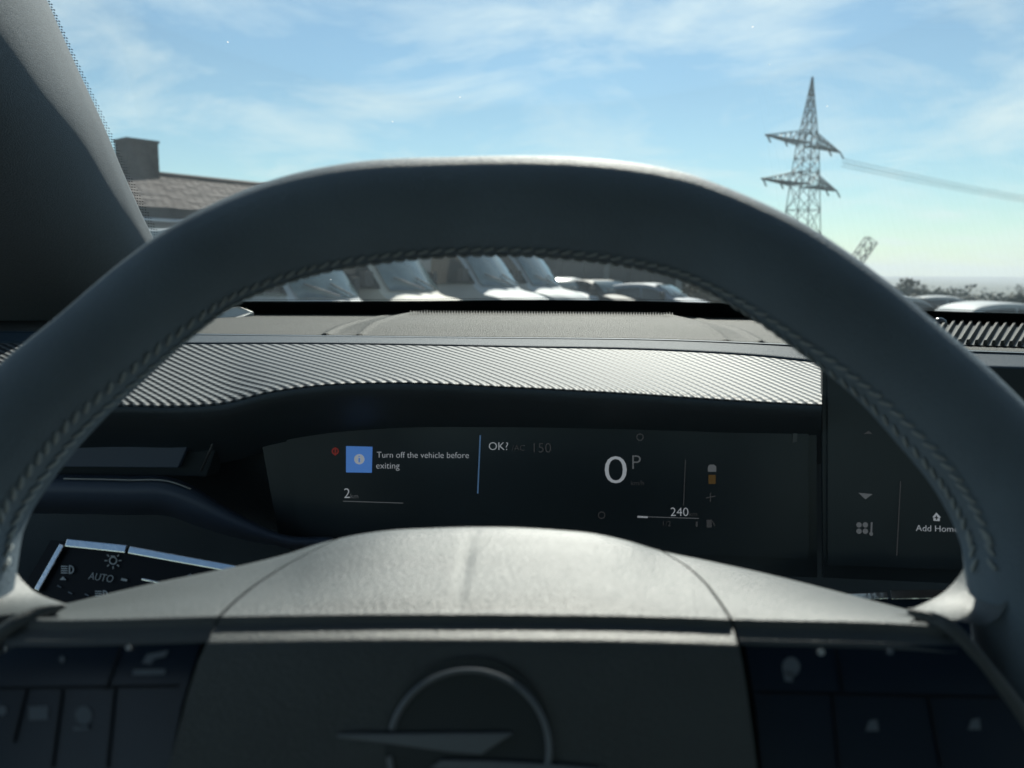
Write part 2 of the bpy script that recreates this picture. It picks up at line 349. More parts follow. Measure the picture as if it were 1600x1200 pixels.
VAN = [(0.05, 0.3), (0.0, 0.55), (0.03, 0.85), (0.16, 1.06), (0.5, 1.2), (0.98, 1.32), (1.42, 1.82), (1.82, 2.26), (2.1, 2.42), (2.6, 2.5), (5.0, 2.5), (5.45, 2.44), (5.55, 2.1), (5.58, 0.9), (5.55, 0.35)]
CAR = [(0.06, 0.22), (0.0, 0.45), (0.04, 0.66), (0.2, 0.8), (0.7, 0.93), (1.15, 1.0), (1.6, 1.27), (2.0, 1.42), (2.5, 1.47), (3.2, 1.43), (3.75, 1.3), (4.05, 1.02), (4.2, 0.9), (4.25, 0.6), (4.18, 0.25)]
def vehicle(name, label, cat, prof, x, y, head, body, wid, group, ws, side, sc=1.0):
    """local frame: front at origin facing -Y local after rotation; x lateral, length runs +Y"""
    z = min(ground(x, y), ground(x + math.cos(head)*-2, y + 2), ground(x, y+3))
    t = thing(name, label, cat, (x, y, z), group, None, head); t.scale = (sc, sc, sc)
    hw = wid/2; zmax = max(p[1] for p in prof); belt = 0.5*zmax + 0.12
    def width(zv, yv):
        k = 1.0
        if zv > belt: k -= 0.13*((zv - belt)/(zmax - belt))**1.2
        if zv < 0.5: k -= 0.05*(0.5 - zv)/0.3
        if yv < 0.5: k -= 0.16*((0.5 - yv)/0.5)**2
        return hw*k
    dense = [(p.x, p.y) for p in crom([Vector((a, b, 0)) for a, b in prof], 64)]
    V = []; nl = 9
    for (a, b) in dense:
        h = width(b, a)
        for k in range(nl):
            q = -1 + 2*k/(nl-1); qq = math.copysign(abs(q)**0.8, q)
            edge = max(0, abs(q) - 0.7)/0.3
            bow = 0.30*max(0.0, 1 - max(0, a - 0.3)/2.2)*q*q
            V.append((h*qq, a + bow, b - 0.035*edge*edge))
    n = len(dense)
    Fc = [(i*nl+k, i*nl+k+1, (i+1)*nl+k+1, (i+1)*nl+k) for i in range(n-1) for k in range(nl-1)]
    # sides: fan between the two halves of the profile through a mid line
    def sidefaces(k):
        lo, hi = 0, n-1
        res = []
        idx = [i*nl+k for i in range(n)]
        bot = [(dense[0][0] + (dense[-1][0]-dense[0][0])*j/(n-1)) for j in range(n)]
        base = len(V)
        for j in range(n):
            V.append(((-1 if k == 0 else 1)*hw*0.97, bot[j], 0.28))
        for j in range(n-1):
            res.append((idx[j], idx[j+1], base+j+1, base+j))
        return res
    Fc += sidefaces(0) + sidefaces(nl-1)
    b = mesh('body', V, Fc, body, t, True, None, True)
    bm = bmesh.new(); bm.from_mesh(b.data); bmesh.ops.recalc_face_normals(bm, faces=bm.faces); bm.to_mesh(b.data); bm.free()
    md = b.modifiers.new('split', 'EDGE_SPLIT'); md.split_angle = R(38)
    def onprof(a):
        for i in range(n-1):
            if dense[i][0] <= a <= dense[i+1][0]:
                q = (a - dense[i][0])/max(1e-6, dense[i+1][0]-dense[i][0]); return dense[i][1] + q*(dense[i+1][1]-dense[i][1])
        return dense[-1][1]
    # windscreen strip
    a0, a1 = ws; rows = []
    for i in range(10):
        a = a0 + (a1-a0)*i/9; bz = onprof(a); h = width(bz, a)*0.86
        rows.append([Vector((h*(-1 + 2*k/8), a - 0.03 + 0.30*max(0.0, 1 - max(0, a - 0.3)/2.2)*(0.86*(-1 + 2*k/8))**2, bz + 0.03)) for k in range(9)])
    V2, F2, _ = gridmesh(rows); mesh('windscreen', V2, F2, M_vscreen, t, True, None, True)
    for (xa, xb_) in ((-0.1, -0.75), (0.55, -0.05)):
        pA = rows[0][int(round(4 + xa*4))] + Vector((0, -0.03, 0.02)); pB = rows[2][int(round(4 + xb_*4))] + Vector((0, -0.03, 0.03))
        tube('wiper', [pA, pB], 0.016, M_bump, t, sides=5, local=True)
    vm = rows[8][4] + Vector((0, -0.01, -0.03))
    mesh('sensor_housing', [vm + Vector((-0.1, 0, 0)), vm + Vector((0.1, 0, 0)), vm + Vector((0.07, -0.06, -0.12)), vm + Vector((-0.07, -0.06, -0.12))], [(0, 1, 2, 3)], M_bump, t, False, None, True)
    for s in (-1, 1):
        for (pa, pb) in side:
            poly = []
            rows = []
            for i in range(7):
                a = pa + (pb-pa)*i/6
                top = onprof(a) - 0.16; lo = belt + 0.04
                top = max(top, lo + 0.04)
                rows.append([Vector((s*(width(lo + (top-lo)*k/4, a) + 0.012), a, lo + (top-lo)*k/4)) for k in range(5)])
            V2, F2, _ = gridmesh(rows); mesh('side_window', V2, F2, M_vglass, t, True, None, True)
        zl = onprof(0.12)*0.86
        V2 = []; 
        pts = [(0.5, 0.02), (0.92, 0.14), (0.9, 0.3), (0.52, 0.1)]
        q = [Vector((s*hw*0.55, -0.02, zl-0.22)), Vector((s*hw*0.9, 0.12, zl-0.14)), Vector((s*hw*0.9, 0.2, zl)), Vector((s*hw*0.55, 0.03, zl-0.08))]
        mesh('headlight', q + [v + Vector((0, 0.12, 0)) for v in q], [(0, 1, 2, 3), (0, 4, 5, 1), (1, 5, 6, 2), (2, 6, 7, 3), (3, 7, 4, 0)], M_lamp, t, False, None, True)
        ym = ws[0] + 0.35
        mr_ = [Vector((s*(hw + 0.04), ym, belt + 0.1)), Vector((s*(hw + 0.24), ym + 0.03, belt + 0.1)), Vector((s*(hw + 0.24), ym + 0.03, belt + 0.34)), Vector((s*(hw + 0.05), ym, belt + 0.34))]
        mesh('mirror', mr_ + [v + Vector((0, 0.12, 0)) for v in mr_], [(0, 1, 2, 3), (4, 7, 6, 5), (0, 4, 5, 1), (1, 5, 6, 2), (2, 6, 7, 3), (3, 7, 4, 0)], M_bump, t, False, None, True)
        for yw in (0.85, prof[-1][0] - 1.0):
            wr = 0.33
            tw = tube('wheel', [Vector((s*(hw - 0.2), yw, wr)), Vector((s*(hw + 0.005), yw, wr))], wr, M_tyre, t, sides=20, local=True)
            hb = tube('hub', [Vector((s*(hw - 0.02), yw, wr)), Vector((s*(hw + 0.015), yw, wr))], wr*0.62, M_rimm, tw, sides=14, local=True)
    q = [Vector((-hw*0.86, -0.06, 0.3)), Vector((hw*0.86, -0.06, 0.3)), Vector((hw*0.86, -0.03, 0.6)), Vector((-hw*0.86, -0.03, 0.6))]
    mesh('bumper', q + [v + Vector((0, 0.2, 0)) for v in q], [(0, 1, 2, 3), (0, 4, 5, 1), (1, 5, 6, 2), (2, 6, 7, 3), (3, 7, 4, 0)], M_bump, t, False, None, True)
    return t
GV_ = 'vans parked in a row across the lot'
vw = (1.02, 1.84); vs_ = [(1.25, 2.25)]
HD = R(66)
def at(px, d): v = P(px, 440, d); return v.x, v.y
x, y = at(865, 15.5); vehicle('parked_van', 'white van with dark cab window, beside the taller dark shed wall, second from it', 'van', VAN, x, y, HD, M_wpaint, 2.0, GV_, vw, vs_)
x, y = at(925, 18.5); vehicle('parked_van', 'white van standing next to the dark metal shed, end of the van row', 'van', VAN, x, y, HD, M_wpaint, 2.0, GV_, vw, vs_)
x, y = at(735, 13.0); vehicle('parked_van', 'cream van with sunlit bonnet in the middle of the van row', 'van', VAN, x, y, HD, M_cpaint, 2.0, GV_, vw, vs_, 0.93)
x, y = at(605, 11.0); vehicle('parked_van', 'silver van with curved bonnet between the cream van and the small car', 'van', VAN, x, y, HD, M_spaint, 1.95, GV_, vw, vs_, 0.86)
x, y = at(452, 8.0); vehicle('parked_car', 'small grey blue car with glinting bonnet at the pillar end of the row', 'car', CAR, x, y, HD, M_bpaint, 1.75, None, (1.1, 2.0), [(1.55, 2.45), (2.55, 3.5)], 0.9)
GC = 'cars parked below the shed'
cw = (1.17, 1.98); cs = [(1.55, 2.4), (2.5, 3.5)]
x, y = at(915, 27); vehicle('parked_car', 'silver car with bright roof parked against the shed, next to the vans', 'car', CAR, x, y, R(20), M_spaint, 1.8, GC, cw, cs)
x, y = at(1010, 27); vehicle('parked_car', 'dark car with pale roof glare in front of the shed corner', 'car', CAR, x, y, R(38), M_dpaint, 1.8, GC, cw, cs)
x, y = at(1120, 27); vehicle('parked_car', 'grey blue car just past the shed corner by the hedge', 'car', CAR, x, y, R(60), M_bpaint, 1.8, GC, cw, cs)
x, y = at(1500, 27); vehicle('parked_car', 'white car below the far trees seen over the defroster grille', 'car', CAR, x, y, R(100), M_wpaint, 1.8, GC, cw, cs)
x, y = at(1580, 33); vehicle('parked_car', 'white car behind the front line of cars under the trees', 'car', CAR, x, y, R(70), M_wpaint, 1.8, GC, cw, cs)
x, y = at(1425, 36); vehicle('parked_car', 'pale grey car half hidden past the white car under the trees', 'car', CAR, x, y, R(60), M_cpaint, 1.8, GC, cw, cs)
x, y = at(1680, 24); vehicle('parked_car', 'silver car nose to tail with the white car below the trees', 'car', CAR, x, y, R(95), M_spaint, 1.8, GC, cw, cs)

# ------------------------------------------------------------------ outside: buildings
M_wall = mat('rendered_wall', (0.52, 0.55, 0.6), 0.85, bump=(8, 0.2, 6), var=(0.7, 0.08))
M_tile = mat('roof_tile', (0.06, 0.045, 0.043), 0.85, var=(1.2, 0.35), bump=(60, 0.1, 4))
M_eave = mat('eave_board', (0.045, 0.042, 0.045), 0.7, var=(3, 0.2))
M_brick = mat('chimney_brick', (0.045, 0.04, 0.04), 0.9, var=(5, 0.3), bump=(25, 0.5, 5))
M_gut = mat('zinc_gutter', (0.55, 0.57, 0.6), 0.35, 0.6)
M_pane = mat('window_pane', (0.03, 0.04, 0.05), 0.08, 0, 0.7)
def boxm(name, a, b, m, parent, ax=None):
    """box between corners a,b in a frame (origin, ux, uy)"""
    V = []
    for z in (a[2], b[2]):
        for (xx, yy) in ((a[0], a[1]), (b[0], a[1]), (b[0], b[1]), (a[0], b[1])):
            V.append(ax[0] + ax[1]*xx + ax[2]*yy + Vector((0, 0, z)) if ax else Vector((xx, yy, z)))
    o = mesh(name, V, [(0, 3, 2, 1), (4, 5, 6, 7), (0, 1, 5, 4), (1, 2, 6, 5), (2, 3, 7, 6), (3, 0, 4, 7)], m, parent, False)
    bm = bmesh.new(); bm.from_mesh(o.data); bmesh.ops.recalc_face_normals(bm, faces=bm.faces); bm.to_mesh(o.data); bm.free()
    return o
def house():
    # eave line runs from A (near, left) to B (farther, right)
    A = P(60, 400, 21); B = P(560, 400, 29)
    o = Vector((A.x, A.y, 0)); ux = Vector((B.x-A.x, B.y-A.y, 0)); Lh = ux.length; ux.normalize(); uy = Vector((-ux.y, ux.x, 0))
    if uy.y < 0: uy = -uy
    g = -0.6
    t = thing('house', 'low white house with brown tiled roof and square brick chimney', 'house', (o.x, o.y, g))
    ax = (o, ux, uy)
    ze, zr = 2.95, 4.35; dep = 4.2
    boxm('wall', (0, 0, g), (Lh, 2*dep, ze), M_wall, t, ax)
    # roof planes as courses of tiles
    sl = math.atan2(zr-ze, dep+0.5); n_c = 12; n_t = 40
    tw = (Lh+0.6)/n_t; run = (dep+0.5)/n_c
    for side in (0,):
        base = None
        V = []; 
        for c in range(n_c):
            for k in range(n_t):
                x0 = -0.3 + k*tw + (tw/2 if c % 2 else 0); y0 = -0.5 + c*run
                zA = ze - 0.05 + c*run*math.tan(sl) + 0.05 + random.uniform(-0.012, 0.012)
                pts = []
                if base is None:
                    V8 = []
                    for dz in (0, -0.04):
                        for (a, b_) in ((0.01, 0), (tw-0.01, 0), (tw-0.01, 1.08*run), (0.01, 1.08*run)):
                            V8.append(ux*a + uy*b_ + Vector((0, 0, b_*math.tan(sl)*0.9 + dz)))
                    base = bpy.data.meshes.new('tile'); base.from_pydata([tuple(v) for v in V8], [], [(0, 1, 2, 3), (7, 6, 5, 4), (0, 4, 5, 1), (1, 5, 6, 2), (2, 6, 7, 3), (3, 7, 4, 0)]); base.materials.append(M_tile)
                if c < 7 and 4 <= k <= 24: 
                    ob = bpy.data.objects.new('tile', base); ob.location = o + ux*x0 + uy*y0 + Vector((0, 0, zA)); tiles.append((ob, t))
                else:
                    rest.append(o + ux*x0 + uy*y0 + Vector((0, 0, zA)))
        rest_base.append(base)
    # solid roof below the tiles
    V = []
    for xx in (-0.3, Lh+0.3):
        for (yy, z) in ((-0.5, ze-0.06), (dep, zr-0.06), (2*dep+0.5, ze-0.06)):
            V.append(o + ux*xx + uy*yy + Vector((0, 0, z)))
    rf = mesh('roof', V, [(0, 1, 4, 3), (1, 2, 5, 4), (0, 2, 1), (3, 4, 5), (0, 3, 5, 2)], M_tile, t, False)
    for ob, par in tiles:
        COL.objects.link(ob); ob.parent = rf
    Vr = []; Fr = []
    b8 = [v.co.copy() for v in rest_base[0].vertices]; bf = [tuple(p.vertices) for p in rest_base[0].polygons]
    for p in rest:
        k = len(Vr); Vr += [p + v for v in b8]; Fr += [tuple(i+k for i in f) for f in bf]
    rs = mesh('tile_field', Vr, Fr, M_tile, rf, False); rs['kind'] = 'stuff'
    tube('ridge_cap', [o + ux*(-0.3) + uy*dep + Vector((0, 0, zr+0.02)), o + ux*(Lh+0.3) + uy*dep + Vector((0, 0, zr+0.02))], 0.12, M_tile, rf, sides=10)
    boxm('fascia', (-0.3, -0.53, ze-0.34), (Lh+0.3, -0.5, ze-0.02), M_eave, t, ax)
    boxm('soffit', (-0.3, -0.5, ze-0.36), (Lh+0.3, -0.005, ze-0.3), M_eave, t, ax)
    tube('gutter', [o + ux*(-0.3) + uy*(-0.6) + Vector((0, 0, ze-0.4)), o + ux*(Lh+0.3) + uy*(-0.6) + Vector((0, 0, ze-0.4))], 0.06, M_gut, t, sides=10)
    for k in range(4):
        xx = 1.2 + k*2.6
        wd = boxm('window', (xx, -0.03, 0.9), (xx+1.1, 0.05, 1.9), M_wpaint, t, ax)
        boxm('pane', (xx+0.08, -0.045, 0.98), (xx+0.53, -0.031, 1.82), M_pane, wd, ax)
        boxm('pane', (xx+0.58, -0.045, 0.98), (xx+1.02, -0.031, 1.82), M_pane, wd, ax)
    # chimney on the ridge
    c = hit(215, 262, o + uy*dep, uy); s0 = (c - o).dot(ux)
    ch = boxm('chimney', (s0-0.52, dep-0.5, zr-0.6), (s0+0.52, dep+0.5, zr+1.02), M_brick, t, ax)
    boxm('chimney_cap', (s0-0.56, dep-0.54, zr+1.02), (s0+0.56, dep+0.54, zr+1.1), M_eave, ch, ax)
tiles, rest, rest_base = [], [], []
house()

def shed():
    A = P(560, 400, 38); B = P(1058, 400, 34)
    o = Vector((A.x, A.y, 0)); ux = Vector((B.x-A.x, B.y-A.y, 0)); Lh = ux.length; ux.normalize(); uy = Vector((-ux.y, ux.x, 0))
    g = -1.4
    t = thing('shed', 'long dark grey metal clad shed behind the parked cars', 'shed', (o.x, o.y, g))
    ax = (o, ux, uy)
    mm = mat('dark_cladding', (0.055, 0.06, 0.062), 0.6, 0.1, var=(0.6, 0.25)); mj = mat('cladding_post', (0.12, 0.13, 0.13), 0.6)
    boxm('wall', (0, 0.05, g), (Lh, 9, 3.2), mj, t, ax)
    n = int(Lh/1.0)
    for k in range(n):
        boxm('panel', (k*Lh/n+0.02, -0.02+0.03*(k % 2), g), ((k+1)*Lh/n-0.02, 0.045, 3.15), mm, t, ax)
    for k in range(0, n+1, 4):
        boxm('post', (k*Lh/n-0.13, -0.12, g), (k*Lh/n+0.13, -0.025, 3.18), mj, t, ax)
    boxm('roof', (-0.2, -0.25, 3.2), (Lh+0.2, 9.2, 3.42), M_eave, t, ax)
shed()

# ------------------------------------------------------------------ outside: pylon
M_steel = mat('galvanised_steel', (0.16, 0.18, 0.185), 0.6, 0.4, var=(0.5, 0.15))
M_wire = mat('aluminium_cable', (0.2, 0.22, 0.23), 0.6, 0.3)
def strut(bm_V, bm_F, a, b, r):
    k = len(bm_V); t = (b-a).normalized(); e = Vector((0, 0, 1)) if abs(t.z) < 0.9 else Vector((1, 0, 0))
    e1 = t.cross(e).normalized(); e2 = t.cross(e1)
    for p in (a, b):
        for (s, c) in ((1, 1), (-1, 1), (-1, -1), (1, -1)): bm_V.append(p + e1*s*r + e2*c*r)
    bm_F += [(k+i, k+(i+1) % 4, k+4+(i+1) % 4, k+4+i) for i in range(4)]
D0 = 130.0
top = P(1273, 124, D0); armU = P(1262, 226, D0); armL = P(1257, 289, D0)
cx, cy = armU.x, armU.y
gz = ground(cx, cy)
ua = (P(1325, 239, 140) - P(1190, 211, 121)); ua.z = 0; ua.normalize(); ub = Vector((-ua.y, ua.x, 0))
pyl = thing('power_pylon', 'tall grey lattice power pylon with two cross arms beyond the car park', 'pylon', (cx, cy, gz))
zU, zL, zT = armU.z, armL.z, top.z
def half(z):
    hs = [(gz, 3.3), (zL, 1.75), (zU, 1.3), (zT - 2.5, 0.3), (zT, 0.06)]
    return float(np.interp(z, [a for a, _ in hs], [b for _, b in hs]))
def corner(i, z):
    h = half(z); s = [(-1, -1), (1, -1), (1, 1), (-1, 1)][i]
    return Vector((cx, cy, z)) + ua*s[0]*h + ub*s[1]*h
levels = list(np.linspace(gz, zL, 7)) + list(np.linspace(zL, zU, 4))[1:] + list(np.linspace(zU, zT, 7))[1:]
for i in range(4):
    tube('leg', [corner(i, z) for z in levels], 0.09, M_steel, pyl, sides=5)
for j in range(len(levels)-1):
    V, Fc = [], []
    for i in range(4):
        strut(V, Fc, corner(i, levels[j]), corner((i+1) % 4, levels[j+1]), 0.045)
        strut(V, Fc, corner((i+1) % 4, levels[j]), corner(i, levels[j+1]), 0.045)
        strut(V, Fc, corner(i, levels[j]), corner((i+1) % 4, levels[j]), 0.05)
    mesh('bracing', V, Fc, M_steel, pyl, False)
def arm(z, ln, sgn, hh):
    V, Fc = [], []
    tip = Vector((cx, cy, z)) + ua*sgn*ln
    h = half(z)
    r0 = [Vector((cx, cy, z)) + ua*sgn*h + ub*s*h for s in (-1, 1)]
    r1 = [Vector((cx, cy, z + hh)) + ua*sgn*half(z+hh) + ub*s*half(z+hh)*0.6 for s in (-1, 1)]
    for a in r0: strut(V, Fc, a, tip, 0.12)
    for a in r1: strut(V, Fc, a, tip, 0.07)
    for k in range(1, 7):
        q = k/7
        a, b, c, d = (r0[0].lerp(tip, q), r0[1].lerp(tip, q), r1[0].lerp(tip, q), r1[1].lerp(tip, q))
        q2 = (k-1)/7
        strut(V, Fc, a, b, 0.06); strut(V, Fc, a, c, 0.05); strut(V, Fc, b, d, 0.05)
        strut(V, Fc, a, r1[0].lerp(tip, q2), 0.05); strut(V, Fc, b, r0[0].lerp(tip, q2), 0.05)
    am = mesh('cross_arm', V, Fc, M_steel, pyl, False)
    tips = []
    for q in (0.98, 0.55):
        p = Vector((cx, cy, z)) + ua*sgn*(h + (ln-h)*q)
        tube('insulator', [p, p + Vector((0.25, -0.3, -0.5)), p + Vector((0.5, -0.6, -1.2))], 0.14, M_steel, pyl, sides=6)
        tips.append(p + Vector((0.5, -0.6, -1.2)))
    return tips
tU1 = arm(zU, 11.6, 1, 2.2); tU0 = arm(zU, 13.2, -1, 2.2); tL1 = arm(zL, 11.4, 1, 2.2); tL0 = arm(zL, 13.6, -1, 2.2)
endp = P(1600, 306, 178); endq = P(2150, 392, 330)
for k in range(4):
    off = Vector((0, 0, -0.42*k)) + ub*0.3*(k % 2)
    a = tU1[0] + off
    pts = [a.lerp(endp + off, q) + Vector((0, 0, -0.5*4*q*(1-q)*0.5)) for q in np.linspace(0, 1.9, 40)]
    tag(tube('power_line', pts, 0.045, M_wire, None, sides=5), 'grey bundled power cable running off the upper pylon arm', 'cable', 'power cables from the pylon')

# lattice crane boom
def crane():
    a = P(1322, 440, 160); b = P(1357, 374, 160); c = P(1366, 378, 160)
    base = Vector((a.x - 6, a.y, ground(a.x - 6, a.y)))
    t = thing('crane', 'pale lattice crane boom leaning up behind the far trees', 'crane', tuple(base))
    m = mat('crane_steel', (0.3, 0.3, 0.28), 0.6)
    V, Fc = [], []
    p0 = base + Vector((0, 0, 2)); ax = (P(1361, 375, 160) - p0); n = 11
    e = Vector((0, 1, 0)); s = ax.normalized().cross(e).normalized()
    def c4(q, i):
        hw = 1.05; si = [(-1, -1), (1, -1), (1, 1), (-1, 1)][i]
        return p0 + ax*q + s*si[0]*hw + e*si[1]*hw
    for k in range(n):
        for i in range(4):
            strut(V, Fc, c4(k/n, i), c4((k+1)/n, i), 0.09)
            strut(V, Fc, c4(k/n, i), c4((k+1)/n, (i+1) % 4), 0.06)
            strut(V, Fc, c4((k+1)/n, i), c4((k+1)/n, (i+1) % 4), 0.06)
    mesh('boom', V, Fc, m, t, False)
    V, Fc = [], []
    boxm('cab', (base.x-2, base.y-1.6, base.z+0.8), (base.x+1.2, base.y+1.6, base.z+3.2), m, t)
    for s_ in (-1, 1): boxm('crawler_track', (base.x-3, base.y+s_*1.6-0.4, base.z), (base.x+3, base.y+s_*1.6+0.4, base.z+0.8), M_bump, t)
crane()

# ------------------------------------------------------------------ outside: trees
M_leaf = mat('foliage', (0.045, 0.06, 0.05), 0.8, var=(0.8, 0.35)); M_bark = mat('bark', (0.06, 0.05, 0.045), 0.9, var=(4, 0.3), bump=(20, 0.6, 5))
def leaves(c, rx, rz, n, s, seed):
    rn = random.Random(seed); V, Fc = [], []
    cl = [Vector((rn.gauss(0, 0.5), rn.gauss(0, 0.5), rn.gauss(0, 0.45))) for _ in range(14)]
    for i in range(n):
        q = rn.choice(cl); p = q + Vector((rn.gauss(0, 0.22), rn.gauss(0, 0.22), rn.gauss(0, 0.2)))
        if p.length > 1.05: p = p.normalized()*rn.uniform(0.6, 1.05)
        p = c + Vector((p.x*rx, p.y*rx, p.z*rz))
        a = Vector((rn.uniform(-1, 1), rn.uniform(-1, 1), rn.uniform(-1, 1))).normalized(); b = a.orthogonal().normalized(); k = len(V)
        ss = s*rn.uniform(0.6, 1.4)
        V += [p - a*ss, p + b*ss*0.6, p + a*ss, p - b*ss*0.6]; Fc.append((k, k+1, k+2, k+3))
    return V, Fc
def tree(px, pyb, d, h, rx, label, seed, n=900):
    b = P(px, pyb, d); g = ground(b.x, b.y); o = Vector((b.x, b.y, g))
    ztop = CAM.z + 0; 
    t = thing('tree', label, 'tree', tuple(o), 'trees beyond the car park')
    rn = random.Random(seed)
    H = h - g
    tk = tube('trunk', crom([o, o + Vector((rn.uniform(-.3, .3), 0, H*0.3)), o + Vector((rn.uniform(-.5, .5), 0, H*0.55)), o + Vector((0, 0, H*0.85))], 9), [H*0.028*(1 - 0.09*i) for i in range(9)], M_bark, t, sides=7)
    for k in range(6):
        q = rn.uniform(0.35, 0.75); a = o + Vector((0, 0, H*q)); an = rn.uniform(0, 6.28)
        tube('limb', [a, a + Vector((math.cos(an)*rx*0.4, math.sin(an)*rx*0.4, H*0.12)), a + Vector((math.cos(an)*rx*0.8, math.sin(an)*rx*0.8, H*0.2))], [H*0.012, H*0.008, H*0.003], M_bark, t, sides=5)
    V, Fc = leaves(o + Vector((0, 0, H*0.68)), rx, H*0.3, n, rx*0.1, seed)
    mesh('crown', V, Fc, M_leaf, t, False)
tree(1415, 440, 110, 0.9, 3.2, 'broad bushy tree beside the crane boom at the car park edge', 1)
tree(1385, 440, 140, 0.2, 2.2, 'small thin tree close to the foot of the crane boom', 2)
tree(1540, 460, 95, -0.8, 2.6, 'round dark tree behind the white car', 3)
tree(1597, 450, 90, 0.6, 1.3, 'slim upright tree past the round dark tree', 4)
tree(1450, 460, 75, -1.4, 1.6, 'slim dark tree between the broad tree and the round tree', 5)
tree(1660, 450, 100, 0.2, 3.0, 'wide tree standing past the slim upright tree', 6)
def hedge():
    V, Fc = [], []
    for k in range(16):
        c = P(1065 + k*14, 430, 40 + k*0.6); c.z = ground(c.x, c.y) + 0.9
        v, f = leaves(c, 0.9, 1.0 + 0.3*random.random(), 300, 0.13, 50+k); q = len(V); V += v; Fc += [tuple(i+q for i in ff) for ff in f]
    m = mat('dry_hedge', (0.11, 0.095, 0.065), 0.85, var=(1, 0.3))
    tag(mesh('hedge', V, Fc, m, None, False), 'brownish hedge running on from the end of the shed', 'hedge')
hedge()
def wood():
    V, Fc = [], []; rn = random.Random(3)
    for k in range(800):
        d = 10**rn.uniform(2.2, 3.3); x = rn.uniform(-0.3, 1.0)*d; yv = d
        g = ground(x, yv); h = min(rn.uniform(5, 11), max(3.0, (1.0 - g)*rn.uniform(0.7, 1.0)))
        v, f = leaves(Vector((x, yv, g + h*0.5)), h*0.55, h*0.42, 110, h*0.075, 900+k); q = len(V); V += v; Fc += [tuple(i+q for i in ff) for ff in f]
    for k in range(170):
        d = rn.uniform(62, 170); x = d*rn.uniform(0.2, 0.85)
        g = ground(x, d); h = max(3.0, (0.2 - g)*rn.uniform(0.7, 0.98))
        v, f = leaves(Vector((x, d, g + h*0.45)), h*0.75, h*0.5, 420, 0.2 + 0.0018*d, 3000+k); q = len(V); V += v; Fc += [tuple(i+q for i in ff) for ff in f]
    tag(mesh('far_wood', V, Fc, M_leaf, None, False), 'hazy belt of far woodland spread below the horizon', 'woodland', None, 'stuff')
wood()

# ------------------------------------------------------------------ windscreen and pillar
g0 = P(800, 488, 0.90)
gn = Vector((0, -math.sin(R(31)), -math.cos(R(31))))            # inward normal of the raked glass
def G(px, py, off=0.0): return hit(px, py, g0 + gn*off, gn)
base_y = curve([(-400, 486), (300, 489), (640, 489), (1050, 492), (1250, 495), (1480, 503), (1700, 511), (2200, 528)])
ws_t = thing('windscreen', 'raked windscreen with black edge band and dust specks above the dashboard', 'windscreen', tuple(g0))
rows = []
for i in range(16):
    q = i/15; r_ = []
    for j in range(40):
        xx = -900 + 3500*j/39
        a = hit(xx, base_y(min(max(xx, -400), 2200))+6, g0, gn)
        # run up the slope towards the header above the camera
        upv = Vector((0, -math.cos(R(31)), math.sin(R(31))))
        r_.append(a + upv*(0.74*q) - gn*0.004)
    rows.append(r_)
sheet('glass', rows, M_glass, ws_t)
# lower black band
ft = curve([(-400, 462), (300, 471), (640, 471), (840, 469), (1050, 472), (1250, 478), (1480, 487), (1700, 493), (2200, 508)])
rows = [[G(xx, base_y(xx) + 3, 0.002) for xx in np.linspace(-150, 2150, 120)], [G(xx, ft(xx), 0.002) for xx in np.linspace(-150, 2150, 120)]]
fr = sheet('frit_band', rows, M_frit, ws_t)
def dots(name, pts, r, parent):
    V, Fc = [], []
    ux = Vector((1, 0, 0)); uy = gn.cross(ux).normalized()
    for p, k in pts:
        b = len(V)
        V += [p + ux*math.cos(a)*r*k + uy*math.sin(a)*r*k for a in [2*math.pi*i/6 for i in range(6)]]
        Fc.append(tuple(range(b, b+6)))
    o = mesh(name, V, Fc, M_frit, parent, False); o['kind'] = 'stuff'
    return o
pts = []
for k in range(420):
    xx = 300 + k*4.2
    pts.append((G(xx, ft(xx) - 0.5, 0.002), 1.0)); pts.append((G(xx + 2.1, ft(xx) - 3.2, 0.002), 0.8))
dots('frit_dots', pts, 0.0013, fr)
# pillar edge in the picture
ped = [(-25, -200), (62, 0), (105, 95), (150, 190), (193, 290), (235, 378), (290, 470), (330, 520)]
pex = hermite([p[1] for p in ped], [p[0] for p in ped])
# black side band of the glass with its dot rows
side = [[], []]
for yy in np.linspace(-200, 500, 50):
    side[0].append(G(pex(yy) - 30, yy, 0.002)); side[1].append(G(pex(yy) + 3 + max(0, (yy-200)/40), yy, 0.002))
sb = sheet('side_frit_band', side, M_frit, ws_t)
pts = []
for k in range(110):
    yy = -60 + k*4.4
    for c in range(3):
        pts.append((G(pex(yy) + 6 + max(0, (yy-200)/40) + c*4.0 + (2.0 if k % 2 else 0), yy + 0.4*c, 0.002), [1.0, 0.95, 0.85, 0.65][c]))
dots('frit_dots', pts, 0.0008, sb)
# dust specks
V, Fc = [], []; rn = random.Random(12)
uy_ = gn.cross(Vector((1, 0, 0))).normalized()
for k in range(34):
    p = G(rn.uniform(80, 1650), rn.uniform(-40, 465), 0.003); r_ = rn.choice([0.0003, 0.0004, 0.0004, 0.0007]); b = len(V)
    V += [p + Vector((1, 0, 0))*math.cos(a)*r_ + uy_*math.sin(a)*r_*rn.uniform(.6, 1.3) for a in [2*math.pi*i/6 for i in range(6)]]; Fc.append(tuple(range(b, b+6)))
sp_ = mesh('dust_specks', V, Fc, M_speck, ws_t, False); sp_['kind'] = 'stuff'

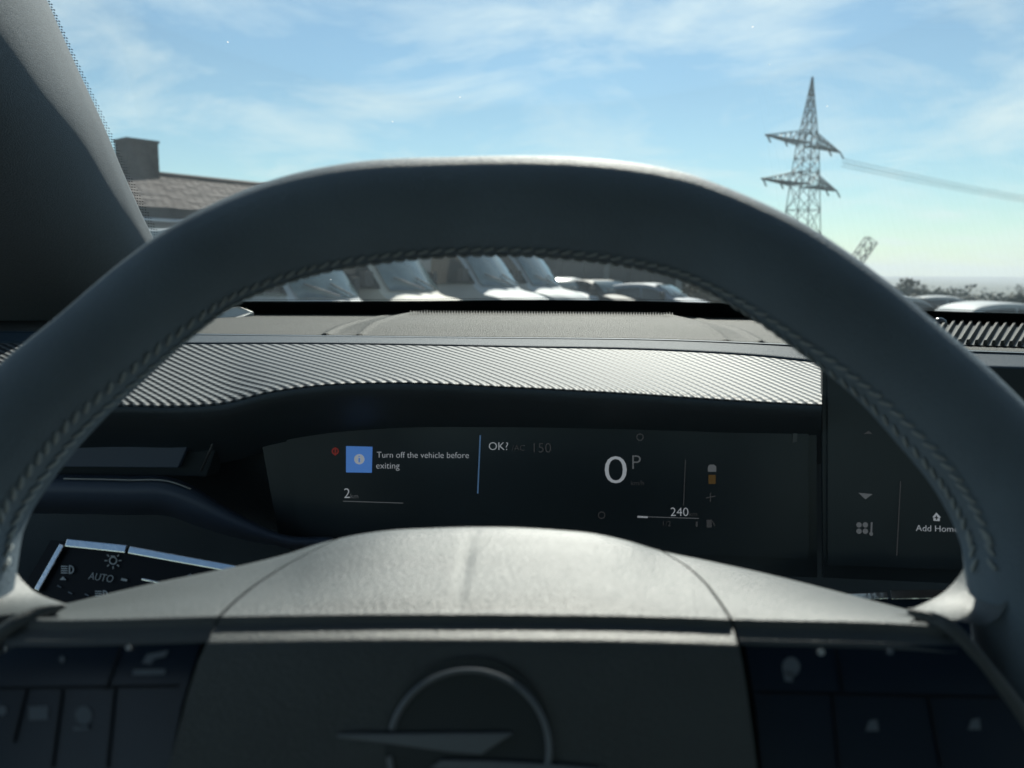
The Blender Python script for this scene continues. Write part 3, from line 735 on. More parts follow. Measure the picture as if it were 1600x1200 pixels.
# pillar trim
pl_t = thing('windscreen_pillar', 'grey fabric covered pillar trim between windscreen and side window', 'pillar', tuple(P(150, 500, 0.6)))
rows = []
prof = [(-6, 0.03), (-2, 0.008), (0, 0.0), (-3, -0.008), (-14, -0.028), (-40, -0.06), (-85, -0.095), (-150, -0.125), (-230, -0.14), (-330, -0.14), (-470, -0.12), (-640, -0.06)]
for yy in np.linspace(-230, 620, 44):
    e = G(pex(yy), yy, 0.012); de = (e - CAM).dot(fwd)
    ctrl = [P(pex(yy) + ox*(1 + 0.25*max(0, (yy-150)/400)), yy + 0.12*ox*-0.3, de + dd) for ox, dd in prof]
    rows.append(crom(ctrl, 46))
sheet('pillar_cover', rows, M_pillar, pl_t, 0.004)
# triangular sail panel in front of the side window and the pillar foot
sp_rows = []
for q in np.linspace(0, 1, 12):
    yy = 545 + 260*q
    sp_rows.append([P(-500 + (640 + 150*q)*s, yy, 0.60 - 0.05*math.sin(math.pi*s) + 0.02*q) for s in np.linspace(0, 1, 14)])
sheet('foot_panel', sp_rows, M_dark, pl_t, 0.004)

# ------------------------------------------------------------------ cabin shell behind and around the driver
M_head = mat('headliner_fabric', (0.15, 0.155, 0.16), 0.9, 0, 0.2, bump=(900, 0.3, 2))
M_door = mat('door_trim', (0.03, 0.031, 0.033), 0.7, 0, 0.3, bump=(900, 0.3, 2), var=(8, 0.15))
M_seat = mat('seat_fabric', (0.045, 0.046, 0.05), 0.85, 0, 0.3, bump=(800, 0.4, 2), var=(15, 0.15))
cb = thing('car_cabin', 'dark lined car cabin with roof, doors and rear bench around the driver', 'car cabin', (0.33, -0.6, 0.3))
rows = [[Vector((-0.52 + 1.70*u_, v_, 1.665 - 0.03*(2*u_-1)**4 - 0.05*max(0, (-v_-0.6))**2 + 0.0)) for u_ in np.linspace(0, 1, 16)] for v_ in np.linspace(0.275, -1.9, 16)]
sheet('headliner', rows, M_head, cb, 0.01)
for xs_, xo in ((-0.50, -1), (1.16, 1)):
    rows = []
    for zz_ in (0.25, 0.5, 0.75, 0.9, 0.98, 1.10, 1.16, 1.18):
        bulge = {0.75: 0.03, 0.9: 0.07, 0.98: 0.06}.get(zz_, 0.0)
        rows.append([Vector((xs_ - xo*bulge, yv, zz_)) for yv in np.linspace(0.62, -1.9, 20)])
    sheet('door_panel', rows, M_door, cb, 0.02)
    rows = [[Vector((xs_ + xo*0.005, yv - 0.10*q, 1.17 + 0.49*q)) for q in np.linspace(0, 1, 6)] for yv in (-0.22, -0.30, -0.38)]
    sheet('door_pillar', rows, M_head, cb, 0.02)
rows = [[Vector((xx, yv, 0.27)) for xx in np.linspace(-0.52, 1.18, 6)] for yv in np.linspace(0.9, -1.95, 8)]
sheet('floor_carpet', rows, M_door, cb, 0.01)
rows = [[Vector((xx, -1.55 - 0.3*(zz_-0.3), zz_)) for xx in np.linspace(-0.5, 1.16, 12)] for zz_ in np.linspace(0.28, 1.2, 10)]
sheet('rear_bench', rows, M_seat, cb, 0.06)
def seat(xc, label):
    t = thing('front_seat', label, 'seat', (xc, -0.35, 0.28), 'front seats')
    def lump(name, cx_, cy_, cz_, hx, hy, hz, lean):
        V, Fc = [], []; nu, nv = 20, 12
        for i in range(nv+1):
            a = -math.pi/2 + math.pi*i/nv
            for k in range(nu):
                b = 2*math.pi*k/nu
                f_ = lambda c: math.copysign(abs(c)**0.45, c)
                X_, Y_, Z_ = hx*f_(math.cos(a))*f_(math.cos(b)), hy*f_(math.cos(a))*f_(math.sin(b)), hz*f_(math.sin(a))
                V.append(Vector((cx_ + X_, cy_ + Y_ - lean*Z_, cz_ + Z_)))
        for i in range(nv):
            for k in range(nu): Fc.append((i*nu+k, i*nu+(k+1) % nu, (i+1)*nu+(k+1) % nu, (i+1)*nu+k))
        return mesh(name, V, Fc, M_seat, t)
    lump('seat_cushion', xc, -0.33, 0.52, 0.26, 0.27, 0.09, 0.0)
    lump('backrest', xc, -0.68, 0.90, 0.25, 0.08, 0.36, 0.25)
    lump('headrest', xc, -0.80, 1.36, 0.13, 0.05, 0.09, 0.2)
seat(0.0, 'dark fabric front seat facing the steering wheel'); seat(0.70, 'dark fabric front seat facing the touchscreen side of the dashboard')

# ------------------------------------------------------------------ dashboard
db = thing('dashboard', 'dark dashboard with grained top pad and woven pattern cowl', 'dashboard', tuple(P(800, 620, 0.6)))
y0 = lambda x: base_y(x)
y1 = curve([(-200, 514), (100, 518), (300, 521), (700, 526), (1050, 530), (1280, 539), (1600, 550), (2100, 568)])
y2 = curve([(-200, 534), (100, 536), (280, 537), (500, 537), (800, 542), (1050, 548), (1180, 556), (1278, 566), (1400, 571), (1600, 577), (2100, 594)])
y3 = curve([(-200, 636), (100, 635), (190, 633), (280, 634), (350, 629), (420, 612), (500, 601), (600, 597), (800, 604), (1000, 615), (1150, 625), (1300, 632), (1420, 634)])
def dtop(x, y):
    q = (y - y0(x))/(y1(x) - y0(x)); return 1/((1-q)/0.93 + q/0.60)
X = np.linspace(-250, 3300, 240)
lx = hermite([487, 489, 496, 507, 523, 532], [652, 640, 590, 545, 510, 495]); rx_ = hermite([487, 491, 503, 515, 531, 545], [1030, 1050, 1110, 1150, 1182, 1205])
lx2 = hermite([487, 489, 498, 508, 524, 532], [690, 678, 630, 597, 562, 548]); rx2 = hermite([487, 491, 503, 515, 531, 545], [990, 1010, 1062, 1098, 1132, 1156])
def sst(t): t = min(max(t, 0), 1); return t*t*(3-2*t)
def padh(x, y):
    q = (y - y0(x))/(y1(x)-y0(x))
    a = (x - lx(y))/max(8, lx2(y)-lx(y)); b = (rx_(y) - x)/max(8, rx_(y)-rx2(y)); e = min(a, b)
    h = 0.0045*sst(e)*sst((1.05-q)/0.45)
    h += 0.0016*math.exp(-((e)/0.13)**2) + 0.001*math.exp(-((e-1)/0.12)**2)
    return h*sst((q+0.05)/0.1)
X2 = np.concatenate([np.linspace(-250, 470, 40), np.linspace(476, 1240, 380), np.linspace(1250, 3300, 110)])
rows = []
for q in np.linspace(-0.12, 1, 40):
    rows.append([P(x, y0(x) + q*(y1(x)-y0(x)), dtop(x, y0(x) + q*(y1(x)-y0(x)))) + Vector((0, 0, padh(x, y0(x) + q*(y1(x)-y0(x))))) for x in X2])
rows.append([P(x, y1(x) + 3, 0.598) for x in X2])
sheet('top_pad', rows, M_plas, db)
rows = [[P(x, y1(x) + 1.5, 0.594) for x in X]]
for q in np.linspace(0, 1, 6):
    rows.append([P(x, y1(x) + (y2(x)-y1(x))*q, 0.597 - 0.035*q + 0.002) for x in X])
rows.append([P(x, y2(x) + 4, 0.566) for x in X])
sheet('smooth_strip', rows, M_smooth, db)
# woven cowl
Xc = np.linspace(-60, 1284, 420)
ctrl_q = [(0.0, 0.562), (0.25, 0.525), (0.5, 0.488), (0.75, 0.455), (0.93, 0.434), (1.0, 0.430), (1.06, 0.432)]
dq = hermite([a for a, _ in ctrl_q], [b for _, b in ctrl_q])
rows = []
for q in np.linspace(0, 1.06, 60):
    rows.append([P(x, y2(x) + 1 + (y3(x) - y2(x))*q, dq(q)) for x in Xc])
sheet('woven_cowl', rows, M_carbon, db)
# lip and underside of the cowl
rows = []
for (dyv, d) in ((-2, 0.4305), (4, 0.4285), (10, 0.4300), (20, 0.436), (40, 0.455), (60, 0.475), (90, 0.50)):
    rows.append([P(x, y3(x) + 4 + dyv, d) for x in Xc])
sheet('cowl_lip', rows, M_dark, db)
mesh('cowl_end', [P(1284, y2(1284), 0.562), P(1284, y3(1284), 0.43), P(1284, 720, 0.5), P(1284, 720, 0.57)], [(0, 1, 2, 3)], M_dark, db, False)
# lower panel behind everything
rows = [[P(x, y, 0.53 + 0.00004*(y-640)) for x in np.linspace(-500, 3500, 40)] for y in np.linspace(600, 1500, 20)]
sheet('lower_panel', rows, M_dark, db)
def padpt(x, y, h): return P(x, y, dtop(x, y)) + Vector((0, 0, h + (padh(x, y) if 600 < x < 1100 else 0)))
V, Fc = [], []
for k in range(96):
    xx = 640 + k*4.3; b = len(V)
    yb = y0(xx) + 10; yt = y0(xx) + 2
    V += [padpt(xx, yb, 0.0002), padpt(xx + 3.2, yb, 0.0002), padpt(xx + 3.2, yt, 0.0002), padpt(xx, yt, 0.0002), padpt(xx + 1.6, yb - 3, 0.003)]
    Fc += [(b, b+1, b+4), (b+1, b+2, b+4), (b+2, b+3, b+4), (b+3, b, b+4)]
kn = mesh('knurled_strip', V, Fc, M_plas, db, False); kn['kind'] = 'stuff'
# pale corner piece at the pillar foot
prism('corner_trim', [P(300, 512, 0.80), P(330, 496, 0.82), P(362, 480, 0.84), (P(374, 478, 0.845)), P(397, 487.5, 0.86), P(380, 494, 0.84)], Vector((0, 0.2, -1)), 0.006, M_satin, db, 0.0012)
# defroster grille with slats
vb = [[P(x, y, dtop(x, y) - 0.002) for x in np.linspace(1225, 2000, 40)] for y in (0, 1)]
rows = [[padpt(x, y0(x) + (y1(x)-y0(x))*q, 0.0012) for x in np.linspace(1228, 2000, 40)] for q in (0.08, 0.86)]
vent = sheet('defroster_base', rows, M_gap, db)
for k in range(52):
    xb = 1232 + k*13.0*(1 + k*0.0006); xt = xb + 16 + 0.01*(xb-1232)
    def pt(x, q, h): return padpt(x, y0(x) + (y1(x)-y0(x))*q, h)
    V = []
    for (q, xx) in ((0.09, xt), (0.85, xb)):
        for (ox, h) in ((0, 0.0013), (1.2, 0.0052), (5.2, 0.0056), (7.2, 0.0013)): V.append(pt(xx + ox, q, h))
    mesh('slat', V, [(0, 1, 5, 4), (1, 2, 6, 5), (2, 3, 7, 6), (0, 3, 2, 1), (4, 5, 6, 7)], M_plas, vent, False)
# light sensor
def dome(name, c, r, m, parent, flat=0.7):
    V, Fc = [], []; n = 18
    for i in range(7):
        a = math.pi/2*i/6
        for k in range(n): V.append(c + Vector((math.cos(a)*r*math.cos(2*math.pi*k/n), math.cos(a)*r*math.sin(2*math.pi*k/n), math.sin(a)*r*flat)))
    for i in range(6):
        for k in range(n): Fc.append((i*n+k, i*n+(k+1) % n, (i+1)*n+(k+1) % n, (i+1)*n+k))
    return mesh(name, V, Fc, m, parent)
dome('light_sensor', P(1468, 504, 0.84) - Vector((0, 0, 0.001)), 0.0072, mat('sensor_lens', (0.01, 0.012, 0.014), 0.2, 0, 0.6), db, 0.9)

# left air vent
av = thing('air_vent', 'dark side air vent with thin bright trim lines left of the instrument screen', 'air vent', tuple(P(220, 700, 0.47)))
def quadp(name, pts, d, m, par, th=0.004, bev=0.0008):
    poly = [P(a, b, d) for a, b in pts]; n = (poly[1]-poly[0]).cross(poly[2]-poly[0])
    if n.dot(fwd) < 0: n = -n
    return prism(name, poly, n, th, m, par, bev)
quadp('housing', [(-40, 655), (352, 660), (322, 745), (-60, 742)], 0.482, M_gap, av, 0.02)
quadp('flap', [(-30, 680), (300, 682), (278, 731), (-30, 729)], 0.476, M_dark2, av, 0.004, 0.0006)
tube('trim_line', [P(120, 664, 0.474), P(310, 668, 0.474)], 0.0007, M_satin, av, sides=6)
tube('trim_line', [P(120, 659, 0.474), P(310, 662, 0.474)], 0.0004, M_sdark, av, sides=6)
tube('side_trim', [P(341, 664, 0.474), P(330, 700, 0.474), P(314, 736, 0.474)], 0.0008, M_sdark, av, sides=6)
# shelf below the vent
sh0 = curve([(-60, 746), (100, 747), (200, 749), (268, 752), (300, 764), (340, 788), (390, 815), (440, 836), (520, 841)])
rows = []
for (dyv, d) in ((-6, 0.474), (0, 0.462), (8, 0.458), (26, 0.457), (38, 0.462), (48, 0.475), (56, 0.51)):
    rows.append([P(x, sh0(x) + dyv*(1 if x < 300 else max(0.35, 1-(x-300)/200)), d) for x in np.linspace(-60, 520, 60)])
sheet('shelf', rows, M_dark2, av)
tube('shelf_edge', [P(x, sh0(x) + 1, 0.4585) for x in np.linspace(100, 298, 24)], 0.0006, M_satin, av, sides=6)

# ------------------------------------------------------------------ screens
class Panel:
    def __init__(s, a, b, c):                      # top-left, top-right, bottom-left in 3D
        s.o = a; s.u = (b-a).normalized(); v = (a-c); v = (v - s.u*v.dot(s.u)).normalized(); s.v = v
        s.n = s.u.cross(s.v).normalized()
        if s.n.dot(CAM - a) < 0: s.n = -s.n
    def at(s, px, py, off=0.0): return hit(px, py, s.o + s.n*off, s.n)
    def poly(s, name, pts, m, par, th=0.0004, off=0.0004):
        q = [s.at(x, y, off) for x, y in pts]; return prism(name, q, s.n, th, m, par)
    def line(s, name, a, b, wpx, m, par, off=0.0004):
        A, B = s.at(*a, off), s.at(*b, off); t = (B-A).normalized(); e = s.n.cross(t); r_ = wpx*0.5*(A-CAM).length/F
        return prism(name, [A - e*r_, B - e*r_, B + e*r_, A + e*r_], s.n, 0.0003, m, par)
    def ring(s, name, px, py, rpx, wpx, m, par, a0=0, a1=360, ry=None, off=0.0004):
        V, Fc = [], []; n = 40
        for i in range(n+1):
            a = R(a0 + (a1-a0)*i/n)
            for rr in (rpx - wpx/2, rpx + wpx/2):
                k = (ry or rpx)/rpx
                V.append(s.at(px + rr*math.cos(a), py - rr*k*math.sin(a), off))
        V2 = V + [v + s.n*0.0003 for v in V]; q = len(V)
        for i in range(n):
            Fc += [(2*i, 2*i+1, 2*i+3, 2*i+2), (q+2*i, q+2*i+2, q+2*i+3, q+2*i+1), (2*i, 2*i+2, q+2*i+2, q+2*i), (2*i+1, q+2*i+1, q+2*i+3, 2*i+3)]
        return mesh(name, V2, Fc, m, par, False)
    def disc(s, name, px, py, rpx, m, par, off=0.0004, ky=1.0, n=20):
        return s.poly(name, [(px + rpx*math.cos(2*math.pi*i/n), py - ky*rpx*math.sin(2*math.pi*i/n)) for i in range(n)], m, par, 0.0003, off)
    def text(s, name, txt, px, py, wpx, m, par, off=0.0005, hpx=None):
        """baseline-left at px,py, fitted to wpx wide"""
        c = bpy.data.curves.new('t', 'FONT'); c.body = txt; c.size = 1; c.extrude = 0.01; c.offset = -0.012; c.resolution_u = 4
        ob = bpy.data.objects.new('t', c); COL.objects.link(ob)
        dg = bpy.context.evaluated_depsgraph_get(); me = bpy.data.meshes.new_from_object(ob.evaluated_get(dg))
        bpy.data.objects.remove(ob); me.name = name
        xs_ = [v.co.x for v in me.vertices]; x0_, w_ = min(xs_), max(xs_) - min(xs_)
        p = s.at(px, py, off); dd = (p-CAM).dot(fwd); k = wpx*dd/F/w_
        ky = k
        if hpx:
            yy_ = [v.co.y for v in me.vertices]; ky = hpx*dd/F/(max(yy_)-min(yy_))
        for v in me.vertices:
            q = p + s.u*((v.co.x-x0_)*k) + s.v*(v.co.y*ky) + s.n*(0.0001 + 0.0002*(v.co.z > 0))
            v.co = q
        me.materials.clear(); me.materials.append(m)
        o = bpy.data.objects.new(name, me); return put(o, par)

ip = Panel(P(480, 650, 0.487), P(1270, 650, 0.458), P(480, 850, 0.487))
isx = thing('instrument_screen', 'wide dark instrument screen behind the steering wheel showing speed zero', 'screen', tuple(ip.at(870, 845)))
ip.poly('bezel', [(405, 648), (1273, 640), (1274, 900), (470, 868), (440, 840)], M_screen, isx, 0.004, -0.006)
ip.poly('display', [(445, 655), (1262, 650), (1262, 872), (520, 845), (470, 838)], M_screen, isx, 0.002, -0.0018)
ip.poly('message_tile', [(541, 697), (582, 698), (581, 738.5), (541, 738)], M_blue, isx)
dc = ip.disc('info_mark', 561.5, 717.5, 8, M_white, isx, 0.0009); ip.text('info_letter', 'i', 560, 722.5, 3, M_blue, isx, 0.0014, 10)
ip.text('message_text', 'Turn off the vehicle before', 589, 715, 145, M_white, isx)
ip.text('message_text', 'exiting', 588, 732, 37, M_white, isx)
ip.ring('warning_mark', 524, 705, 4.5, 2, M_red, isx); ip.line('warning_stem', (524, 699), (524, 712), 2, M_red, isx)
ip.text('distance_text', '2', 538, 778, 9, M_white, isx); ip.text('unit_text', 'km', 548, 778.5, 12, M_grey, isx)
ip.line('range_line', (536, 783), (630, 786), 1.0, M_grey, isx)
ip.line('divider', (750.5, 680), (746.5, 771), 2, M_bluel, isx)
ip.text('prompt_text', 'OK?', 764, 703, 30, M_white, isx); ip.text('trip_text', '/AC', 800, 704, 20, M_faint, isx); ip.text('limit_text', '150', 834, 707, 27, M_faint, isx)
ip.text('speed_text', '0', 945, 755, 34, M_white, isx, hpx=42)
ip.text('gear_text', 'P', 988, 733, 13, M_grey, isx); ip.text('speed_unit_text', 'km/h', 986, 758, 20, M_faint, isx)
ip.line('divider', (1071, 718), (1068, 790), 1.2, M_faint, isx)
ip.text('range_text', '240', 1048, 806, 27, M_white, isx); ip.text('range_unit_text', 'km', 1077, 806.5, 12, M_faint, isx)
ip.line('gauge_line', (996, 807), (1092, 810), 1.0, M_grey, isx); ip.line('gauge_fill', (996, 807.3), (1012, 808), 2.4, M_white, isx)
ip.text('gauge_mark', '1/2', 1036, 822, 12, M_faint, isx); ip.text('gauge_mark', '1', 1087, 823, 3, M_faint, isx, hpx=8)
ip.poly('fuel_icon', [(1104, 812), (1112, 812), (1112, 824), (1104, 824)], M_faint, isx); ip.line('fuel_hose', (1113, 814), (1117, 822), 1.4, M_faint, isx)
ip.poly('lane_car_icon', [(1106, 729), (1109, 726), (1116, 726), (1119, 729), (1119, 737), (1106, 737)], M_grey, isx); ip.poly('lane_car_icon', [(1107, 742), (1118, 742), (1118, 756), (1107, 756)], M_amber, isx)
ip.line('lane_arrow', (1103, 778), (1118, 775), 1.4, M_faint, isx); ip.line('lane_arrow', (1110, 770), (1110, 784), 1.4, M_faint, isx)
ip.ring('headlamp_icon', 1000, 683, 5, 1.4, M_faint, isx); ip.ring('trip_icon', 940, 805, 5, 1.2, M_faint, isx)
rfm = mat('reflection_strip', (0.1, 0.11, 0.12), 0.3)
ip.poly('painted_reflection', [(1239, 675), (1246, 674), (1245, 690), (1238, 692)], rfm, isx)  # narrow bright reflection near the screen edge, painted as a light grey patch

tp = Panel(P(1280, 600, 0.452), P(1700, 600, 0.43), P(1280, 880, 0.452))
tsx = thing('touchscreen', 'dark centre touchscreen partly hidden behind the wheel rim showing a home shortcut', 'screen', tuple(tp.at(1480, 880)))
tp.poly('bezel', [(1282, 566), (1600, 577), (1960, 592), (1960, 930), (1284, 900)], M_screen, tsx, 0.004, -0.006)
tp.poly('display', [(1292, 588), (1600, 598), (1945, 610), (1945, 905), (1292, 882)], M_screen, tsx, 0.002, -0.0018)
tp.poly('down_arrow', [(1341, 770), (1363, 772), (1352, 780)], M_grey, tsx); tp.poly('up_arrow', [(1349, 678), (1363, 678), (1357, 673)], M_faint, tsx)
for a in range(4):
    cxx, cyy = 1347 + 7*math.cos(R(45 + 90*a)), 825 - 7*math.sin(R(45 + 90*a))
    tp.disc('fan_blade', cxx, cyy, 4.2, M_grey, tsx, n=12)
tp.line('thermometer_icon', (1362, 816), (1361, 833), 2.2, M_grey, tsx); tp.disc('thermometer_icon', 1361, 834, 3, M_grey, tsx, n=12)
tp.line('divider', (1407, 752), (1401, 868), 1.2, M_faint, tsx)
tp.poly('home_icon', [(1457, 808), (1463, 801), (1470, 808.5), (1468, 808.5), (1468, 814), (1458.5, 813.5), (1458.5, 808)], M_white, tsx)
tp.line('plus_mark', (1460, 808.5), (1466, 809), 1.3, M_gap, tsx, 0.0009); tp.line('plus_mark', (1463, 805.5), (1463, 812), 1.3, M_gap, tsx, 0.0011)
tp.text('shortcut_text', 'Add Home', 1431, 829.5, 61, M_white, tsx)

# ------------------------------------------------------------------ light switch panel
lp = Panel(P(105, 850, 0.405), P(370, 885, 0.385), P(60, 930, 0.397))
lsx = thing('light_switch_panel', 'black headlight switch panel with chrome edging and AUTO marking', 'switch panel', tuple(lp.at(200, 980)))
lp.poly('panel_body', [(104, 850), (203, 860), (380, 888), (460, 905), (460, 1010), (20, 1000), (60, 926)], M_black, lsx, 0.012, -0.0125)
def bar(pan, name, a, b, wpx, m, par, th=0.0022):
    A, B = pan.at(*a, 0.0), pan.at(*b, 0.0); t = (B-A).normalized(); e = pan.n.cross(t); r_ = wpx*0.5*(A-CAM).length/F
    return prism(name, [A - e*r_, B - e*r_, B + e*r_, A + e*r_], pan.n, th, m, par, 0.0005)
bar(lp, 'chrome_edge', (107, 849), (201, 859), 10, M_chrome, lsx); bar(lp, 'chrome_edge', (205, 860), (372, 890), 10, M_chrome, lsx)
bar(lp, 'chrome_edge', (101, 852), (61, 923), 8, M_chrome, lsx); bar(lp, 'chrome_inlay', (222, 905), (262, 913), 3, M_chrome, lsx, 0.0008)
lp.text('auto_text', 'AUTO', 138, 905, 43, M_icon, lsx); lp.line('dash_mark', (190, 905), (199, 907), 3, M_icon, lsx)
lp.ring('bulb_icon', 177, 876, 5.5, 1.6, M_icon, lsx); lp.poly('bulb_base', [(174, 868), (180, 868.5), (180, 871), (174, 870.5)], M_icon, lsx)
for a in range(0, 360, 45):
    if a == 90: continue
    lp.line('bulb_ray', (177 + 9*math.cos(R(a)), 876 - 9*math.sin(R(a))), (177 + 13*math.cos(R(a)), 876 - 13*math.sin(R(a))), 1.4, M_icon, lsx)
def lamp_icon(px, py, s):
    lp.ring('lamp_icon', px + 4*s, py, 6*s, 1.8, M_icon, lsx, -90, 90); lp.line('lamp_icon', (px + 4*s, py - 6.5*s), (px + 4*s, py + 6.5*s), 1.8, M_icon, lsx)
    for k in range(4): lp.line('lamp_beam', (px - 9*s, py - 5*s + k*3.4*s), (px + 1*s, py - 5.6*s + k*3.4*s + 0.8), 1.4, M_icon, lsx)
lamp_icon(105, 890, 1.0); lp.poly('up_mark', [(94, 906), (99, 901), (104, 906.5)], M_icon, lsx); lamp_icon(158, 929, 1.0)
for (a, b) in ((90, 915), (107, 925), (133, 928), (190, 925)): lp.line('small_mark', (a, b), (a+6, b+3), 1.5, M_dim, lsx)
lp.poly('up_mark', [(292, 900), (298, 896), (304, 902)], M_dim, lsx)
# right hand chrome inlay belongs to the centre stack
cp = thing('centre_control_strip', 'chrome edged control strip below the touchscreen', 'control strip', tuple(P(1420, 960, 0.40)))
rp_ = Panel(P(1320, 935, 0.40), P(1560, 930, 0.385), P(1320, 990, 0.395))
rp_.poly('strip_body', [(1290, 940), (1640, 930), (1640, 1000), (1290, 1000)], M_piano, cp, 0.01, -0.0105)
bar(rp_, 'chrome_edge', (1322, 933), (1386, 930.5), 10, M_chrome, cp); bar(rp_, 'chrome_edge', (1390, 930), (1500, 928), 12, M_chrome, cp)

# ------------------------------------------------------------------ steering wheel
TILT = R(25)
WC = P(735, 1165, 0.221)
wn = Vector((0, -math.cos(TILT), math.sin(TILT))); wu = Vector((1, 0, 0)); wv = Vector((0, math.sin(TILT), math.cos(TILT)))
def W(px, py, off=0.0): return hit(px, py, WC + wn*off, wn)
sw = thing('steering_wheel', 'dark leather steering wheel with stitched rim and round emblem on the airbag cover', 'steering wheel', tuple(WC))
pairs = [((-172, 905), (12, 890)), ((-125, 765), (28, 815)), ((-58, 660), (82, 730)), ((20, 573), (138, 665)), ((100, 505), (208, 597)), ((200, 420), (305, 511)), ((300, 351), (385, 456)), ((430, 294), (490, 419)),
         ((560, 266), (598, 401)), ((700, 257), (715, 392)), ((830, 255), (820, 392)), ((950, 262), (925, 400)), ((1060, 281), (1010, 413)), ((1150, 313), (1085, 436)),
         ((1250, 362), (1168, 482)), ((1350, 430), (1258, 547)), ((1450, 512), (1345, 617)), ((1540, 592), (1422, 700)), ((1612, 668), (1480, 775)), ((1680, 775), (1509, 845)), ((1722, 910), (1512, 895))]
cen, rad = [], []
for (a, b) in pairs:
    A, B = W(*a), W(*b); cen.append((A+B)/2); rad.append((A-B).length/2)
# close the loop below the picture
L0 = cen[0] - WC; R0 = cen[-1] - WC
lu, ru = L0.dot(wu), R0.dot(wu); lv, rv = L0.dot(wv), R0.dot(wv)
mid = (lu+ru)/2; hwid = (ru-lu)/2
low, lowr = [], []
for k in range(1, 12):
    a = math.pi*k/12; v0 = rv + (lv-rv)*k/12
    low.append(WC + wu*(mid + hwid*1.0*math.cos(a)) + wv*(v0 - 0.185*math.sin(a)**0.9)); lowr.append(0.017)
rmean = [min(max(r, 0.0140), 0.0185) for r in rad]
allc = cen + low; allr = rmean + lowr
NS = 240
rc = crom(allc, NS, True); rr = [v.x for v in crom([Vector((r, 0, 0)) for r in allr], NS, True)]
NK = 28; V, Fc = [], []
for i in range(NS):
    t = (rc[(i+1) % NS] - rc[i-1]).normalized(); e1 = wn; e2 = t.cross(e1).normalized()
    for k in range(NK):
        q = 2*math.pi*k/NK; c_, s_ = math.cos(q), math.sin(q)
        V.append(rc[i] + e1*c_*rr[i]*0.98 + e2*s_*rr[i])
for i in range(NS):
    for k in range(NK): Fc.append((i*NK+k, ((i+1) % NS)*NK+k, ((i+1) % NS)*NK+(k+1) % NK, i*NK+(k+1) % NK))
rim = mesh('rim', V, Fc, M_rim, sw)
bm = bmesh.new(); bm.from_mesh(rim.data); bmesh.ops.recalc_face_normals(bm, faces=bm.faces); bm.to_mesh(rim.data); bm.free()
# stitches: two rows of short threads, laced in V shape
sm_me = None
def stitch_mesh():
    V, Fc = [], []; n = 7; ns = 6; Ls, r = 0.0024, 0.00078
    for i in range(n):
        a = -1 + 2*i/(n-1); rr_ = r*math.sqrt(max(0.06, 1-a**4))
        for k in range(ns): V.append((a*Ls, rr_*math.cos(2*math.pi*k/ns), 0.6*rr_*math.sin(2*math.pi*k/ns) + 0.0003*(1-a*a)))
    for i in range(n-1):
        for k in range(ns): Fc.append((i*ns+k, i*ns+(k+1) % ns, (i+1)*ns+(k+1) % ns, (i+1)*ns+k))
    Fc += [tuple(range(ns))[::-1], tuple((n-1)*ns+k for k in range(ns))]
    me = bpy.data.meshes.new('stitch'); me.from_pydata(V, [], Fc); me.polygons.foreach_set('use_smooth', [True]*len(Fc)); me.materials.append(M_stitch); return me
sm_me = stitch_mesh()
segs = len(allc); n_top = len(cen)
i0, i1 = 0, int((n_top-1)/segs*NS)
# arc length sampling of the upper part
acc = [0.0]
for i in range(i0, i1): acc.append(acc[-1] + (rc[i+1]-rc[i]).length)
tot = acc[-1]; ncount = 98
center_pt = WC + wu*mid + wv*0.03
for row, base_ang in ((0, R(66)), (1, R(86))):
    for j in range(ncount):
        s = tot*(j + 0.5 + 0.0*row)/ncount
        i = int(np.searchsorted(acc, s)) - 1; i = max(0, min(i, len(acc)-2)); q = (s-acc[i])/(acc[i+1]-acc[i])
        c = rc[i].lerp(rc[i+1], q); r_ = rr[i] + (rr[i+1]-rr[i])*q
        t = (rc[i+1]-rc[i]).normalized(); inn = (center_pt - c); inn = (inn - t*inn.dot(t) - wn*inn.dot(wn)).normalized()
        ang = base_ang + R(20)*min(1, max(0, ((c - WC).dot(wv) - 0.10)/0.06))
        nrm = (wn*math.cos(ang)*0.98 + inn*math.sin(ang)).normalized()
        side_ = nrm.cross(t).normalized()
        rot = R(32)*(1 if row == 0 else -1) + random.uniform(-0.1, 0.1)
        d1 = (t*math.cos(rot) + side_*math.sin(rot)).normalized(); d2 = nrm.cross(d1)
        pos = c + wn*math.cos(ang)*r_*0.98 + inn*math.sin(ang)*r_ + nrm*0.0002
        ob = bpy.data.objects.new('stitch', sm_me); COL.objects.link(ob); ob.parent = sw
        ob.matrix_basis = Matrix(((d1.x, d2.x, nrm.x, pos.x-WC.x), (d1.y, d2.y, nrm.y, pos.y-WC.y), (d1.z, d2.z, nrm.z, pos.z-WC.z), (0, 0, 0, 1)))

